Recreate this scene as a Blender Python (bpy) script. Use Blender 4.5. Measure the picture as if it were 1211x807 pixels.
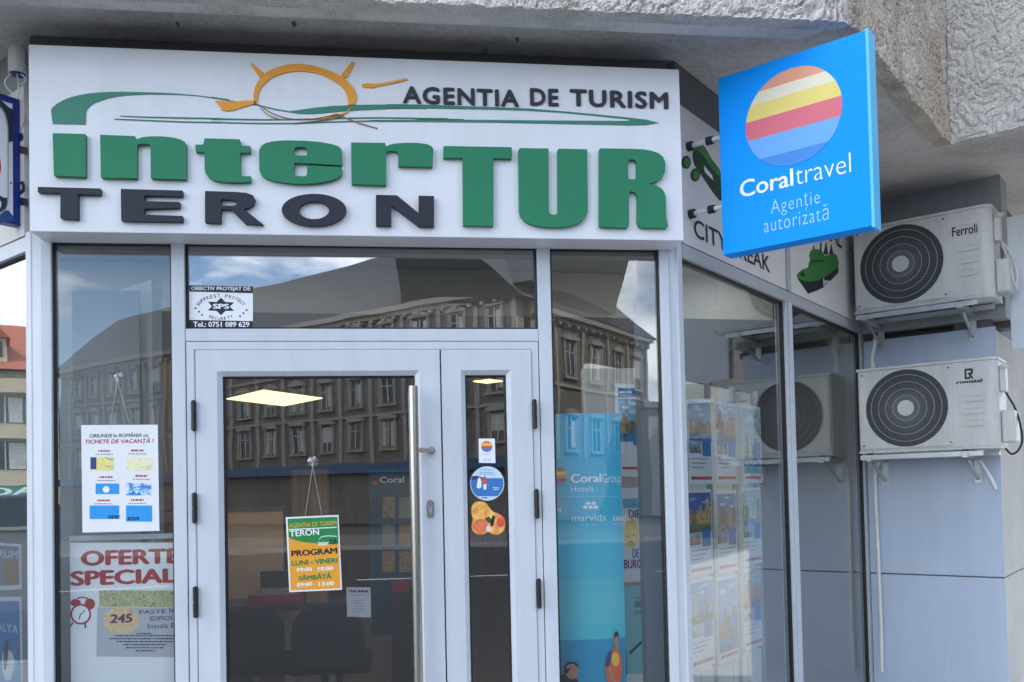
import bpy, bmesh, math, random
import numpy as np
from mathutils import Vector, Matrix, noise
from mathutils.geometry import tessellate_polygon

random.seed(7)
for o in list(bpy.data.objects):
    bpy.data.objects.remove(o)
sc = bpy.context.scene
COL = sc.collection
S2 = math.sqrt(.5)

# ------------------------------------------------------------------ camera
# measured from the photograph: focal length and principal point in its pixels
PW, PH = 1211.0, 807.0
FPX, PX, PY = 1043.49, 605.5, 554.54
YAW, PITCH, ROLL = .1227, .0286, -.0217
CAM = np.array([1.4521, -3.882, 1.5])


def cam_matrix():
    cy, sy = math.cos(YAW), math.sin(YAW)
    cp, sp = math.cos(PITCH), math.sin(PITCH)
    cr, sr = math.cos(ROLL), math.sin(ROLL)
    rz = np.array([[cy, -sy, 0], [sy, cy, 0], [0, 0, 1]])
    rx = np.array([[1, 0, 0], [0, cp, sp], [0, -sp, cp]])
    m = np.array([[1, 0, 0], [0, 0, -1], [0, 1, 0]])
    rr = np.array([[cr, -sr, 0], [sr, cr, 0], [0, 0, 1]])
    return rr @ m @ rx @ rz


RM = cam_matrix()
cd = bpy.data.cameras.new('camera')
cam = bpy.data.objects.new('camera', cd)
COL.objects.link(cam)
rot = Matrix((RM[0], -RM[1], -RM[2])).transposed()
cam.matrix_world = Matrix.Translation(CAM) @ rot.to_4x4()
cd.sensor_width = 36
cd.lens = FPX / PW * 36
cd.shift_y = (PY - PH / 2) / PW
cd.clip_start = .05
cd.clip_end = 3000
sc.camera = cam

# ------------------------------------------------------------------ sky, sun, exposure
SUN = Vector((.80, .60, 1.05)).normalized()          # direction towards the sun: behind the building
w = bpy.data.worlds.new('World')
sc.world = w
w.use_nodes = True
nt = w.node_tree
for n in list(nt.nodes):
    nt.nodes.remove(n)
N, L = nt.nodes.new, nt.links.new
sky = N('ShaderNodeTexSky')
sky.sky_type = 'NISHITA'
sky.sun_disc = False
sky.sun_elevation = math.asin(SUN.z)
sky.sun_rotation = math.atan2(SUN.x, SUN.y)
sky.air_density = 1.0
sky.dust_density = .15
geo = N('ShaderNodeTexCoord')
mp = N('ShaderNodeMapping')
mp.inputs['Scale'].default_value = (1, 1, 2.6)
nz = N('ShaderNodeTexNoise')
nz.inputs['Scale'].default_value = 2.3
nz.inputs['Detail'].default_value = 7
nz.inputs['Roughness'].default_value = .58
rp = N('ShaderNodeValToRGB')
rp.color_ramp.elements[0].position = .47
rp.color_ramp.elements[1].position = .60
mx = N('ShaderNodeMix')
mx.data_type = 'RGBA'
mx.inputs[7].default_value = (15, 15.4, 16, 1)      # sunlit cloud
bg = N('ShaderNodeBackground')
bg.inputs['Strength'].default_value = .15
ow = N('ShaderNodeOutputWorld')
L(geo.outputs['Generated'], mp.inputs['Vector'])
L(mp.outputs['Vector'], nz.inputs['Vector'])
L(nz.outputs['Fac'], rp.inputs['Fac'])
L(rp.outputs['Color'], mx.inputs[0])
tint = N('ShaderNodeMix')
tint.data_type = 'RGBA'
tint.blend_type = 'MULTIPLY'
tint.inputs[0].default_value = 1
tint.inputs[7].default_value = (.88, .95, 1.04, 1)
L(sky.outputs['Color'], tint.inputs[6])
L(tint.outputs[2], mx.inputs[6])
L(mx.outputs[2], bg.inputs['Color'])
L(bg.outputs['Background'], ow.inputs['Surface'])

sl = bpy.data.lights.new('sun', 'SUN')
sl.energy = 2.6
sl.angle = math.radians(.5)
sl.color = (1, .95, .88)
so = bpy.data.objects.new('sun', sl)
COL.objects.link(so)
so.rotation_euler = SUN.to_track_quat('Z', 'Y').to_euler()
so.location = (20, 20, 40)
sc.view_settings.view_transform = 'Standard'
sc.view_settings.look = 'None'
sc.view_settings.exposure = 1.12
sc.view_settings.gamma = 1
sc.view_settings.use_curve_mapping = False
sc.render.engine = 'CYCLES'
sc.cycles.transparent_max_bounces = 20
sc.cycles.max_bounces = 10
sc.cycles.glossy_bounces = 5
sc.cycles.use_denoising = True

# ------------------------------------------------------------------ materials
MATS = {}


def lin(c):
    return tuple((x / 255 / 12.92) if x / 255 <= .04045 else ((x / 255 + .055) / 1.055) ** 2.4 for x in c)


def mat(name, col, rough=.55, metal=0., var=.06, scale=6., bump=0., bscale=40., spec=.5, stretch=None, coat=0.):
    """procedural material: base colour with a soft two-octave variation, uneven roughness and optional bump"""
    if name in MATS:
        return MATS[name]
    m = bpy.data.materials.new(name)
    m.use_nodes = True
    t = m.node_tree
    b = t.nodes['Principled BSDF']
    b.inputs['Metallic'].default_value = metal
    b.inputs['Specular IOR Level'].default_value = spec
    b.inputs['Coat Weight'].default_value = coat
    co = t.nodes.new('ShaderNodeTexCoord')
    mp = t.nodes.new('ShaderNodeMapping')
    if stretch:
        mp.inputs['Scale'].default_value = stretch
    t.links.new(co.outputs['Object'], mp.inputs['Vector'])
    n = t.nodes.new('ShaderNodeTexNoise')
    n.inputs['Scale'].default_value = scale
    n.inputs['Detail'].default_value = 6
    n.inputs['Roughness'].default_value = .62
    t.links.new(mp.outputs['Vector'], n.inputs['Vector'])
    r = t.nodes.new('ShaderNodeValToRGB')
    e = r.color_ramp.elements
    e[0].position, e[1].position = .3, .7
    e[0].color = (*[max(0, c * (1 - var)) for c in col], 1)
    e[1].color = (*[min(1, c * (1 + var)) for c in col], 1)
    t.links.new(n.outputs['Fac'], r.inputs['Fac'])
    t.links.new(r.outputs['Color'], b.inputs['Base Color'])
    mr = t.nodes.new('ShaderNodeMapRange')
    mr.inputs['To Min'].default_value = max(.02, rough * .85)
    mr.inputs['To Max'].default_value = min(1, rough * 1.15)
    t.links.new(n.outputs['Fac'], mr.inputs['Value'])
    t.links.new(mr.outputs['Result'], b.inputs['Roughness'])
    if bump:
        bn = t.nodes.new('ShaderNodeTexNoise')
        bn.inputs['Scale'].default_value = bscale
        bn.inputs['Detail'].default_value = 5
        t.links.new(co.outputs['Object'], bn.inputs['Vector'])
        bp = t.nodes.new('ShaderNodeBump')
        bp.inputs['Strength'].default_value = bump
        bp.inputs['Distance'].default_value = .01
        t.links.new(bn.outputs['Fac'], bp.inputs['Height'])
        t.links.new(bp.outputs['Normal'], b.inputs['Normal'])
    MATS[name] = m
    return m


def photo_mat(name, cols, scale=14., stretch=(1, 1, 1.6), detail=4, distort=.6):
    """a printed photograph seen small: irregular patches of the given colours"""
    if name in MATS:
        return MATS[name]
    m = bpy.data.materials.new(name)
    m.use_nodes = True
    t = m.node_tree
    b = t.nodes['Principled BSDF']
    b.inputs['Roughness'].default_value = .45
    co = t.nodes.new('ShaderNodeTexCoord')
    mp = t.nodes.new('ShaderNodeMapping')
    mp.inputs['Scale'].default_value = stretch
    n = t.nodes.new('ShaderNodeTexNoise')
    n.inputs['Scale'].default_value = scale
    n.inputs['Detail'].default_value = detail
    n.inputs['Roughness'].default_value = .7
    n.inputs['Distortion'].default_value = distort
    r = t.nodes.new('ShaderNodeValToRGB')
    e = r.color_ramp.elements
    while len(e) < len(cols):
        e.new(.5)
    for i, c in enumerate(cols):
        e[i].position = .32 + .36 * i / max(1, len(cols) - 1)
        e[i].color = (*lin(c), 1)
    t.links.new(co.outputs['Object'], mp.inputs['Vector'])
    t.links.new(mp.outputs['Vector'], n.inputs['Vector'])
    t.links.new(n.outputs['Fac'], r.inputs['Fac'])
    t.links.new(r.outputs['Color'], b.inputs['Base Color'])
    MATS[name] = m
    return m


def ink(name, rgb, rough=.5, var=.03):
    return mat('ink_' + name, lin(rgb), rough, var=var, scale=20)


def glass_mat(name, r0=.10, tint=(.90, .93, .93)):
    m = bpy.data.materials.new(name)
    m.use_nodes = True
    t = m.node_tree
    for n in list(t.nodes):
        t.nodes.remove(n)
    out = t.nodes.new('ShaderNodeOutputMaterial')
    mixs = t.nodes.new('ShaderNodeMixShader')
    tr = t.nodes.new('ShaderNodeBsdfTransparent')
    tr.inputs['Color'].default_value = (*tint, 1)
    gl = t.nodes.new('ShaderNodeBsdfGlossy')
    gl.inputs['Roughness'].default_value = .0
    lw = t.nodes.new('ShaderNodeLayerWeight')
    lw.inputs['Blend'].default_value = .5
    pw = t.nodes.new('ShaderNodeMath')
    pw.operation = 'POWER'
    pw.inputs[1].default_value = 4.0
    mr = t.nodes.new('ShaderNodeMapRange')
    mr.inputs['To Min'].default_value = r0
    mr.inputs['To Max'].default_value = 1
    # slow waviness of float glass
    co = t.nodes.new('ShaderNodeTexCoord')
    nz = t.nodes.new('ShaderNodeTexNoise')
    nz.inputs['Scale'].default_value = 2.2
    nz.inputs['Detail'].default_value = 1.5
    bp = t.nodes.new('ShaderNodeBump')
    bp.inputs['Strength'].default_value = .06
    bp.inputs['Distance'].default_value = .012
    t.links.new(co.outputs['Object'], nz.inputs['Vector'])
    t.links.new(nz.outputs['Fac'], bp.inputs['Height'])
    t.links.new(bp.outputs['Normal'], gl.inputs['Normal'])
    t.links.new(lw.outputs['Facing'], pw.inputs[0])
    t.links.new(pw.outputs[0], mr.inputs['Value'])
    t.links.new(mr.outputs['Result'], mixs.inputs['Fac'])
    t.links.new(tr.outputs[0], mixs.inputs[1])
    t.links.new(gl.outputs[0], mixs.inputs[2])
    t.links.new(mixs.outputs[0], out.inputs['Surface'])
    MATS[name] = m
    return m


def clear_plastic():
    MATS['clear_plastic'] = glass_mat('clear_plastic', .16, (.93, .94, .94))


def emit_mat(name, col, strength):
    m = bpy.data.materials.new(name)
    m.use_nodes = True
    b = m.node_tree.nodes['Principled BSDF']
    b.inputs['Base Color'].default_value = (.8, .8, .8, 1)
    b.inputs['Emission Color'].default_value = (*col, 1)
    b.inputs['Emission Strength'].default_value = strength
    return m


def stain_mat(name, c0, c1, c2, scale=1.3, bump=.3, bscale=60, ov=.35):
    """concrete and render: mottled tone with darker stains and grit"""
    m = bpy.data.materials.new(name)
    m.use_nodes = True
    t = m.node_tree
    b = t.nodes['Principled BSDF']
    b.inputs['Roughness'].default_value = .92
    b.inputs['Specular IOR Level'].default_value = .2
    co = t.nodes.new('ShaderNodeTexCoord')
    n1 = t.nodes.new('ShaderNodeTexNoise')
    n1.inputs['Scale'].default_value = scale
    n1.inputs['Detail'].default_value = 9
    n1.inputs['Roughness'].default_value = .66
    n1.inputs['Distortion'].default_value = .4
    r = t.nodes.new('ShaderNodeValToRGB')
    e = r.color_ramp.elements
    e.new(.5)
    for i, (p, c) in enumerate(((.30, c0), (.5, c1), (.68, c2))):
        e[i].position = p
        e[i].color = (*c, 1)
    n2 = t.nodes.new('ShaderNodeTexNoise')
    n2.inputs['Scale'].default_value = bscale
    n2.inputs['Detail'].default_value = 4
    mx = t.nodes.new('ShaderNodeMix')
    mx.data_type = 'RGBA'
    mx.blend_type = 'OVERLAY'
    mx.inputs[0].default_value = ov
    for n in (n1, n2):
        t.links.new(co.outputs['Object'], n.inputs['Vector'])
    t.links.new(n1.outputs['Fac'], r.inputs['Fac'])
    t.links.new(r.outputs['Color'], mx.inputs[6])
    t.links.new(n2.outputs['Fac'], mx.inputs[7])
    t.links.new(mx.outputs[2], b.inputs['Base Color'])
    bp = t.nodes.new('ShaderNodeBump')
    bp.inputs['Strength'].default_value = bump
    bp.inputs['Distance'].default_value = .008
    t.links.new(n2.outputs['Fac'], bp.inputs['Height'])
    t.links.new(bp.outputs['Normal'], b.inputs['Normal'])
    MATS[name] = m
    return m


M_FRAME = mat('white_aluminium', (.56, .61, .67), .38, var=.05, scale=2.5, stretch=(5, 5, .8))
M_FRAME_GREY = mat('grey_aluminium', (.42, .44, .46), .4, var=.04)
M_SEAL = mat('black_rubber_seal', (.012, .013, .016), .6)
M_SIGNWHITE = mat('sign_white_panel', (.72, .75, .80), .36, var=.045, scale=3, stretch=(3, 3, .5))
M_GREEN = mat('sign_green', lin((38, 124, 90)), .5, var=.06, scale=5, spec=.3)
M_GREEN2 = mat('sign_green_print', lin((40, 122, 98)), .4, var=.05)
M_DARK = mat('sign_charcoal', (.022, .025, .038), .5, var=.08, spec=.3)
M_BLACKINK = mat('sign_black', (.010, .011, .016), .45)
M_ORANGE = mat('sign_orange', lin((226, 152, 22)), .4, var=.06, scale=18)
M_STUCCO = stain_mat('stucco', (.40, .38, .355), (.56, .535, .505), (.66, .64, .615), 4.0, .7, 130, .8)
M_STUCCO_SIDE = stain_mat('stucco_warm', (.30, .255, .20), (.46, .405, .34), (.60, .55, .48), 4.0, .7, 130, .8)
M_SOFFIT = stain_mat('soffit_concrete', (.38, .37, .35), (.55, .535, .51), (.64, .625, .60), 1.3, .2, 45)
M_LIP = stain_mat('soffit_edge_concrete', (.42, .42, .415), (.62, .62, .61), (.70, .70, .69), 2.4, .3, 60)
M_CLAD = mat('blue_grey_cladding', (.43, .505, .63), .42, var=.07, scale=2.2, stretch=(3, 3, .45))
M_RENDER = stain_mat('pale_render', (.50, .49, .46), (.58, .57, .54), (.64, .63, .60), 1.2, .15, 80)
M_WHITEWALL = mat('white_plaster', (.72, .72, .70), .8, var=.03)
M_GREYPANEL = mat('grey_panel', (.32, .335, .365), .6, var=.1, stretch=(3, 3, .5))
M_BEAM = mat('dark_grey_beam', (.11, .115, .125), .6)
M_STEEL = mat('brushed_steel', (.46, .45, .43), .28, metal=1., var=.05, scale=30, stretch=(1, 1, .05))
M_BLACKPL = mat('black_plastic', (.014, .014, .016), .45)
M_ACWHITE = mat('ac_painted_metal', (.57, .575, .56), .42, var=.12, scale=5, stretch=(2.5, 2.5, .5))
M_ACCAVITY = mat('ac_dark_cavity', (.018, .022, .030), .6)
M_WIRE = mat('ac_guard_wire', (.27, .285, .30), .45)
M_RING = mat('ac_guard_ring', (.42, .44, .46), .4)
M_WIREDK = mat('ac_guard_wire_dark', (.06, .065, .075), .5)
M_GALV = mat('galvanised_steel', (.46, .48, .50), .38, metal=.6, var=.12, scale=14)
M_PIPE = mat('grey_white_pipe', (.66, .66, .65), .4, var=.08)
M_PAPER = mat('white_paper', (.78, .80, .82), .6, var=.02)
G_DOOR = glass_mat('door_glass', .125, (.93, .94, .95))
G_FAN = glass_mat('fanlight_glass', .24, (.9, .92, .93))
G_WIN = glass_mat('window_glass', .10, (.95, .975, .98))
G_SIDE = glass_mat('side_window_glass', .17, (.93, .97, .98))

# ------------------------------------------------------------------ planes and mesh building


class Plane:
    """a vertical plane: a runs along it to the viewer's right, z is height, o is the distance in front of it"""

    def __init__(s, o, ang):
        s.o = Vector((o[0], o[1], 0))
        s.d = Vector((math.cos(ang), math.sin(ang), 0))
        s.n = Vector((math.sin(ang), -math.cos(ang), 0))

    def pt(s, a, z, o=0.):
        return s.o + s.d * a + s.n * o + Vector((0, 0, z))

    def px(s, u, v, o=0.):
        """where the line of sight through photograph point (u, v) meets the plane shifted forward by o"""
        r = RM.T @ np.array([(u - PX) / FPX, (v - PY) / FPX, 1])
        n = np.array(s.n)
        p0 = np.array(s.o) + n * o
        t = np.dot(p0 - CAM, n) / np.dot(r, n)
        q = CAM + r * t
        return float(np.dot(q - p0, np.array(s.d))), float(q[2])


class Drum(Plane):
    """a plane bent backwards into a convex drum of radius R whose front line is at a = 0"""

    def __init__(s, o, ang, R):
        super().__init__(o, ang)
        s.R = R

    def pt(s, a, z, o=0.):
        th = a / s.R
        return s.o + s.d * ((s.R + o) * math.sin(th)) - s.n * (s.R - (s.R + o) * math.cos(th)) + Vector((0, 0, z))


PI = math.pi
F = Plane((0, 0), 0)                                 # entrance facade
RW = Plane((2.72, 0), PI / 4)                        # right window wall, running back
LW = Plane((-.095, .03), -PI / 4)                    # left window wall
AW = Plane((4.69, 1.97), -PI / 4)                    # wall with the air conditioners
BS = Plane((2.9008, -.0733), -PI / 4)                # face of the blue sign
RET = Plane(tuple(AW.pt(.833, 0))[:2], PI / 4)       # pale wall beyond the pier
_q = LW.pt(-.075, 0, .02)
LB = Plane((_q.x, _q.y), PI / 4)                     # face of the blue-edged sign, a runs towards the wall


class MB:
    def __init__(s):
        s.v, s.f, s.mi, s.sm, s.mats = [], [], [], [], []

    def m(s, mt):
        if mt not in s.mats:
            s.mats.append(mt)
        return s.mats.index(mt)

    def add(s, vs, fs, mt, smooth=False):
        b = len(s.v)
        s.v += [Vector(v) for v in vs]
        k = s.m(mt)
        for f in fs:
            s.f.append([b + i for i in f])
            s.mi.append(k)
            s.sm.append(smooth)

    def obox(s, p, a0, a1, z0, z1, o0, o1, mt):
        vs = [p.pt(a, z, o) for o in (o0, o1) for z in (z0, z1) for a in (a0, a1)]
        s.add(vs, [(0, 2, 3, 1), (4, 5, 7, 6), (0, 1, 5, 4), (2, 6, 7, 3), (0, 4, 6, 2), (1, 3, 7, 5)], mt)

    def box(s, c, d, mt):
        x, y, z = c
        p = Plane((x, y), 0)
        s.obox(p, -d[0] / 2, d[0] / 2, z, z + d[2], -d[1] / 2, d[1] / 2, mt)

    def footprint(s, pts, z0, z1, mt):
        n = len(pts)
        vs = [(x, y, z0) for x, y in pts] + [(x, y, z1) for x, y in pts]
        fs = [(i, (i + 1) % n, n + (i + 1) % n, n + i) for i in range(n)]
        tr = tessellate_polygon([[Vector((x, y, 0)) for x, y in pts]])
        fs += [tuple(t) for t in tr] + [tuple(n + i for i in t) for t in tr]
        s.add(vs, fs, mt)

    def shape(s, p, loops, o0, o1, mt, side=None):
        """filled outline (with holes) in plane coordinates, from o0 out to o1; a flat sheet when o0 == o1"""
        flat = [q for l in loops for q in l]
        tr = tessellate_polygon([[Vector((a, z, 0)) for a, z in l] for l in loops])
        s.add([p.pt(a, z, o1) for a, z in flat], [tuple(t) for t in tr], mt)
        if abs(o1 - o0) > 1e-6:
            for l in loops:
                n = len(l)
                s.add([p.pt(a, z, o0) for a, z in l] + [p.pt(a, z, o1) for a, z in l],
                      [(i, (i + 1) % n, n + (i + 1) % n, n + i) for i in range(n)], side or mt)

    def tube(s, pts, r, mt, n=10, caps=True):
        pts = [Vector(q) for q in pts]
        rs = r if isinstance(r, (list, tuple)) else [r] * len(pts)
        vs = []
        up = None
        for i, q in enumerate(pts):
            t = (pts[min(i + 1, len(pts) - 1)] - pts[max(i - 1, 0)]).normalized()
            if up is None:
                up = t.orthogonal().normalized()
            up = (up - t * up.dot(t))
            up = up.normalized() if up.length > 1e-6 else t.orthogonal().normalized()
            sd = t.cross(up)
            vs += [q + (up * math.cos(2 * PI * k / n) + sd * math.sin(2 * PI * k / n)) * rs[i] for k in range(n)]
        fs = [(i * n + k, i * n + (k + 1) % n, (i + 1) * n + (k + 1) % n, (i + 1) * n + k)
              for i in range(len(pts) - 1) for k in range(n)]
        s.add(vs, fs, mt, True)
        if caps:
            b = (len(pts) - 1) * n
            s.add(vs[:n], [tuple(range(n))], mt)
            s.add(vs[b:b + n], [tuple(range(n))], mt)

    def disc(s, p, a, z, r, o0, o1, mt, n=40, rz=None, side=None):
        rz = rz or r
        s.shape(p, [[(a + r * math.cos(2 * PI * k / n), z + rz * math.sin(2 * PI * k / n)) for k in range(n)]], o0, o1, mt, side)

    def ring(s, p, a, z, r, wd, o, mt, n=64, h=.003):
        """a wire ring of width wd and height h standing in front of the plane"""
        vs, fs = [], []
        for k in range(n):
            c, d = math.cos(2 * PI * k / n), math.sin(2 * PI * k / n)
            vs += [p.pt(a + (r - wd / 2) * c, z + (r - wd / 2) * d, o), p.pt(a + (r - wd / 2) * c, z + (r - wd / 2) * d, o + h),
                   p.pt(a + (r + wd / 2) * c, z + (r + wd / 2) * d, o + h), p.pt(a + (r + wd / 2) * c, z + (r + wd / 2) * d, o)]
        for k in range(n):
            q, t = 4 * k, 4 * ((k + 1) % n)
            fs += [(q + i, q + (i + 1) % 4, t + (i + 1) % 4, t + i) for i in range(4)]
        s.add(vs, fs, mt)

    def text(s, p, txt, box, o, mt, bold=0., depth=0., spacing=1., shear=0., px=True, po=None, rotate=0.):
        """lettering fitted into a box: (left u, top v, right u, bottom v) of the photograph, or (a0, z1, a1, z0)"""
        if bold > .012:                              # heavy type: the outline laid down five times, slightly shifted
            v0, f0 = glyphs(txt, 0., spacing, shear)
            vs, fs, lift = [], [], []
            for i, (dx, dy) in enumerate(((0, 0), (-bold, 0), (bold, 0), (0, bold * .6), (0, -bold * .6))):
                fs += [tuple(len(vs) + k for k in f) for f in f0]
                vs += [(x + dx, y + dy) for x, y in v0]
                lift += [i * .00006] * len(v0)
        else:
            vs, fs = glyphs(txt, bold, spacing, shear)
            lift = [0.] * len(vs)
        if px:
            q = p if po is None else po
            a0, z0 = q.px(box[0], box[3], o)
            _, z1 = q.px(box[0], box[1], o)
            a1, _ = q.px(box[2], box[3], o)
        else:
            a0, z1, a1, z0 = box
        x0, x1 = min(v[0] for v in vs), max(v[0] for v in vs)
        y0, y1 = min(v[1] for v in vs), max(v[1] for v in vs)
        cr, sr = math.cos(rotate), math.sin(rotate)

        def tr(x, y):
            a = (x - x0) / (x1 - x0) * (a1 - a0)
            z = (y - y0) / (y1 - y0) * (z1 - z0)
            return a0 + a * cr - z * sr, z0 + a * sr + z * cr
        loc = [tr(*v) for v in vs]
        s.add([p.pt(a, z, o + depth + l) for (a, z), l in zip(loc, lift)], fs, mt)
        if depth:
            ed = {}
            for f in fs:
                for i in range(len(f)):
                    e = (f[i], f[(i + 1) % len(f)])
                    ed[tuple(sorted(e))] = ed.get(tuple(sorted(e)), 0) + 1
            for (i, j), c in ed.items():
                if c == 1:
                    s.add([p.pt(*loc[i], o), p.pt(*loc[j], o), p.pt(*loc[j], o + depth), p.pt(*loc[i], o + depth)], [(0, 1, 2, 3)], mt)

    def build(s, name, parent=None, origin=None, bevel=0., smooth_angle=None):
        me = bpy.data.meshes.new(name)
        og = Vector(origin) if origin is not None else Vector((0, 0, 0))
        me.from_pydata([v - og for v in s.v], [], s.f)
        for mt in s.mats:
            me.materials.append(mt)
        me.polygons.foreach_set('material_index', s.mi)
        me.polygons.foreach_set('use_smooth', s.sm)
        me.update()
        bm = bmesh.new()
        bm.from_mesh(me)
        bmesh.ops.recalc_face_normals(bm, faces=bm.faces[:])
        bm.to_mesh(me)
        bm.free()
        ob = bpy.data.objects.new(name, me)
        COL.objects.link(ob)
        if parent is not None:
            ob.parent = parent
        else:
            ob.location = og
        if bevel:
            bv = ob.modifiers.new('bevel', 'BEVEL')
            bv.width = bevel
            bv.segments = 2
            bv.limit_method = 'ANGLE'
            bv.angle_limit = math.radians(50)
        return ob


_G = {}


def glyphs(txt, bold, spacing, shear):
    key = (txt, bold, spacing, shear)
    if key not in _G:
        c = bpy.data.curves.new('lettering_outline', 'FONT')
        c.body = txt
        c.size = 1
        c.offset = bold
        c.space_character = spacing
        c.shear = shear
        c.resolution_u = 3
        c.fill_mode = 'FRONT'
        ob = bpy.data.objects.new('lettering_outline', c)
        COL.objects.link(ob)
        dg = bpy.context.evaluated_depsgraph_get()
        me = ob.evaluated_get(dg).to_mesh()
        bm = bmesh.new()
        bm.from_mesh(me)
        bmesh.ops.remove_doubles(bm, verts=bm.verts[:], dist=1e-5)
        vs = [(v.co.x, v.co.y) for v in bm.verts]
        bm.verts.index_update()
        fs = [tuple(v.index for v in f.verts) for f in bm.faces]
        bm.free()
        ob.evaluated_get(dg).to_mesh_clear()
        bpy.data.objects.remove(ob)
        bpy.data.curves.remove(c)
        _G[key] = (vs, fs)
    return _G[key]


def Z(x0, y0, s, pts):
    """points read off an enlargement of the photograph -> photograph pixels"""
    return [(x0 + x / s, y0 + y / s) for x, y in pts]


def loc(p, pts, o=0.):
    return [p.px(u, v, o) for u, v in pts]


def ell(cx, cy, rx, ry, n=36):
    return [(cx + rx * math.cos(2 * PI * k / n), cy + ry * math.sin(2 * PI * k / n)) for k in range(n)]


def smooth(pts, n=4, closed=True):
    """Catmull-Rom through the points"""
    out = []
    m = len(pts)
    for i in range(m if closed else m - 1):
        p0, p1, p2, p3 = [pts[(i + k) % m] if closed else pts[min(max(i + k, 0), m - 1)] for k in (-1, 0, 1, 2)]
        for k in range(n):
            t = k / n
            out.append(tuple(.5 * (2 * p1[j] + (p2[j] - p0[j]) * t + (2 * p0[j] - 5 * p1[j] + 4 * p2[j] - p3[j]) * t * t
                                   + (3 * p1[j] - p0[j] - 3 * p2[j] + p3[j]) * t ** 3) for j in (0, 1)))
    if not closed:
        out.append(pts[-1])
    return out


def tag(o, label, cat, group=None, kind=None):
    if label:
        o['label'] = label
    if cat:
        o['category'] = cat
    if group:
        o['group'] = group
    if kind:
        o['kind'] = kind
    return o


def thing(name, at, label, cat, group=None):
    o = bpy.data.objects.new(name, None)
    COL.objects.link(o)
    o.location = at
    o.empty_display_size = .2
    return tag(o, label, cat, group)


def frame_ring(b, p, a0, a1, z0, z1, wl, wr, wt, wb, of, ob, mt, bev=.012):
    """a mitred profile: flat face, bevelled inner edge, inner and outer sides"""
    def rect(l, r, t, bt, o):
        return [p.pt(a0 + l, z0 + bt, o), p.pt(a1 - r, z0 + bt, o), p.pt(a1 - r, z1 - t, o), p.pt(a0 + l, z1 - t, o)]
    rs = [rect(0, 0, 0, 0, ob), rect(0, 0, 0, 0, of - .002), rect(.002, .002, .002, .002, of),
          rect(wl - bev, wr - bev, wt - bev, wb - bev, of), rect(wl, wr, wt, wb, of - bev * .9), rect(wl, wr, wt, wb, ob)]
    for i in range(len(rs) - 1):
        b.add(rs[i] + rs[i + 1], [(k, (k + 1) % 4, 4 + (k + 1) % 4, 4 + k) for k in range(4)], mt)
    b.add(rs[0] + rs[-1], [(k, (k + 1) % 4, 4 + (k + 1) % 4, 4 + k) for k in range(4)], mt)


def struct(ob):
    ob['kind'] = 'structure'
    return ob


# ------------------------------------------------------------------ ground
M_GROUND = mat('earth', (.06, .06, .057), .9, var=.15, scale=.2)
M_ASPHALT = mat('asphalt', (.030, .032, .037), .85, var=.2, scale=1.5, bump=.4, bscale=180)
M_PAVE = mat('pavement_slabs', (.30, .292, .275), .8, var=.15, scale=2.2, bump=.3, bscale=90)
M_KERB = mat('kerb_stone', (.34, .335, .32), .8, var=.12, scale=5)
M_PAINT = mat('road_paint', (.75, .75, .72), .6, var=.1, scale=9)
b = MB()
b.add([(-600, -700, -.13), (700, -700, -.13), (700, 600, -.13), (-600, 600, -.13)], [(0, 1, 2, 3)], M_GROUND)
struct(b.build('ground'))
b = MB()
b.add([(-160, -24, -.126), (160, -24, -.126), (160, -2.2, -.126), (-160, -2.2, -.126)], [(0, 1, 2, 3)], M_ASPHALT)
b.add([(-60, -60, -.122), (-5.5, -60, -.122), (-5.5, 60, -.122), (-60, 60, -.122)], [(0, 1, 2, 3)], M_ASPHALT)
struct(b.build('road'))
b = MB()
for i in range(-16, 16):
    b.add([(i * 6 + .5, -13.6, -.118), (i * 6 + 3.5, -13.6, -.118), (i * 6 + 3.5, -13.45, -.118), (i * 6 + .5, -13.45, -.118)], [(0, 1, 2, 3)], M_PAINT)
struct(b.build('road_markings'))
b = MB()
b.footprint([(-5, -2.0), (60, -2.0), (60, 40), (-5, 40)], -.13, 0, M_PAVE)
b.footprint([(-5.2, -2.2), (60, -2.2), (60, -2.003), (-5.2, -2.003)], -.13, .004, M_KERB)
b.footprint([(-5.2, -2.0), (-5.003, -2.0), (-5.003, 40), (-5.2, 40)], -.13, .004, M_KERB)
struct(b.build('pavement'))
b = MB()
b.footprint([(-160, -33), (160, -33), (160, -24.2), (-160, -24.2)], -.13, 0, mat('old_pavement', (.11, .11, .105), .85, var=.2, scale=1.5))
b.footprint([(-160, -24.197), (160, -24.197), (160, -24), (-160, -24)], -.13, .004, M_KERB)
struct(b.build('pavement'))

# ------------------------------------------------------------------ the corner building
BLD = thing('corner_building', (0, 0, 0), 'grey concrete corner building with glazed travel agency shopfront under a stucco overhang', 'building')
ZS = 3.45                                             # underside of the overhang
# outline of the overhang: left, front, along the right windows, along the air conditioner wall
OL, OF, OR = Vector((-.78, -.40)), Vector((3.35, -.42)), Vector((4.59, .79))
OA = OR + Vector((S2, -S2)) * 6.0


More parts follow.
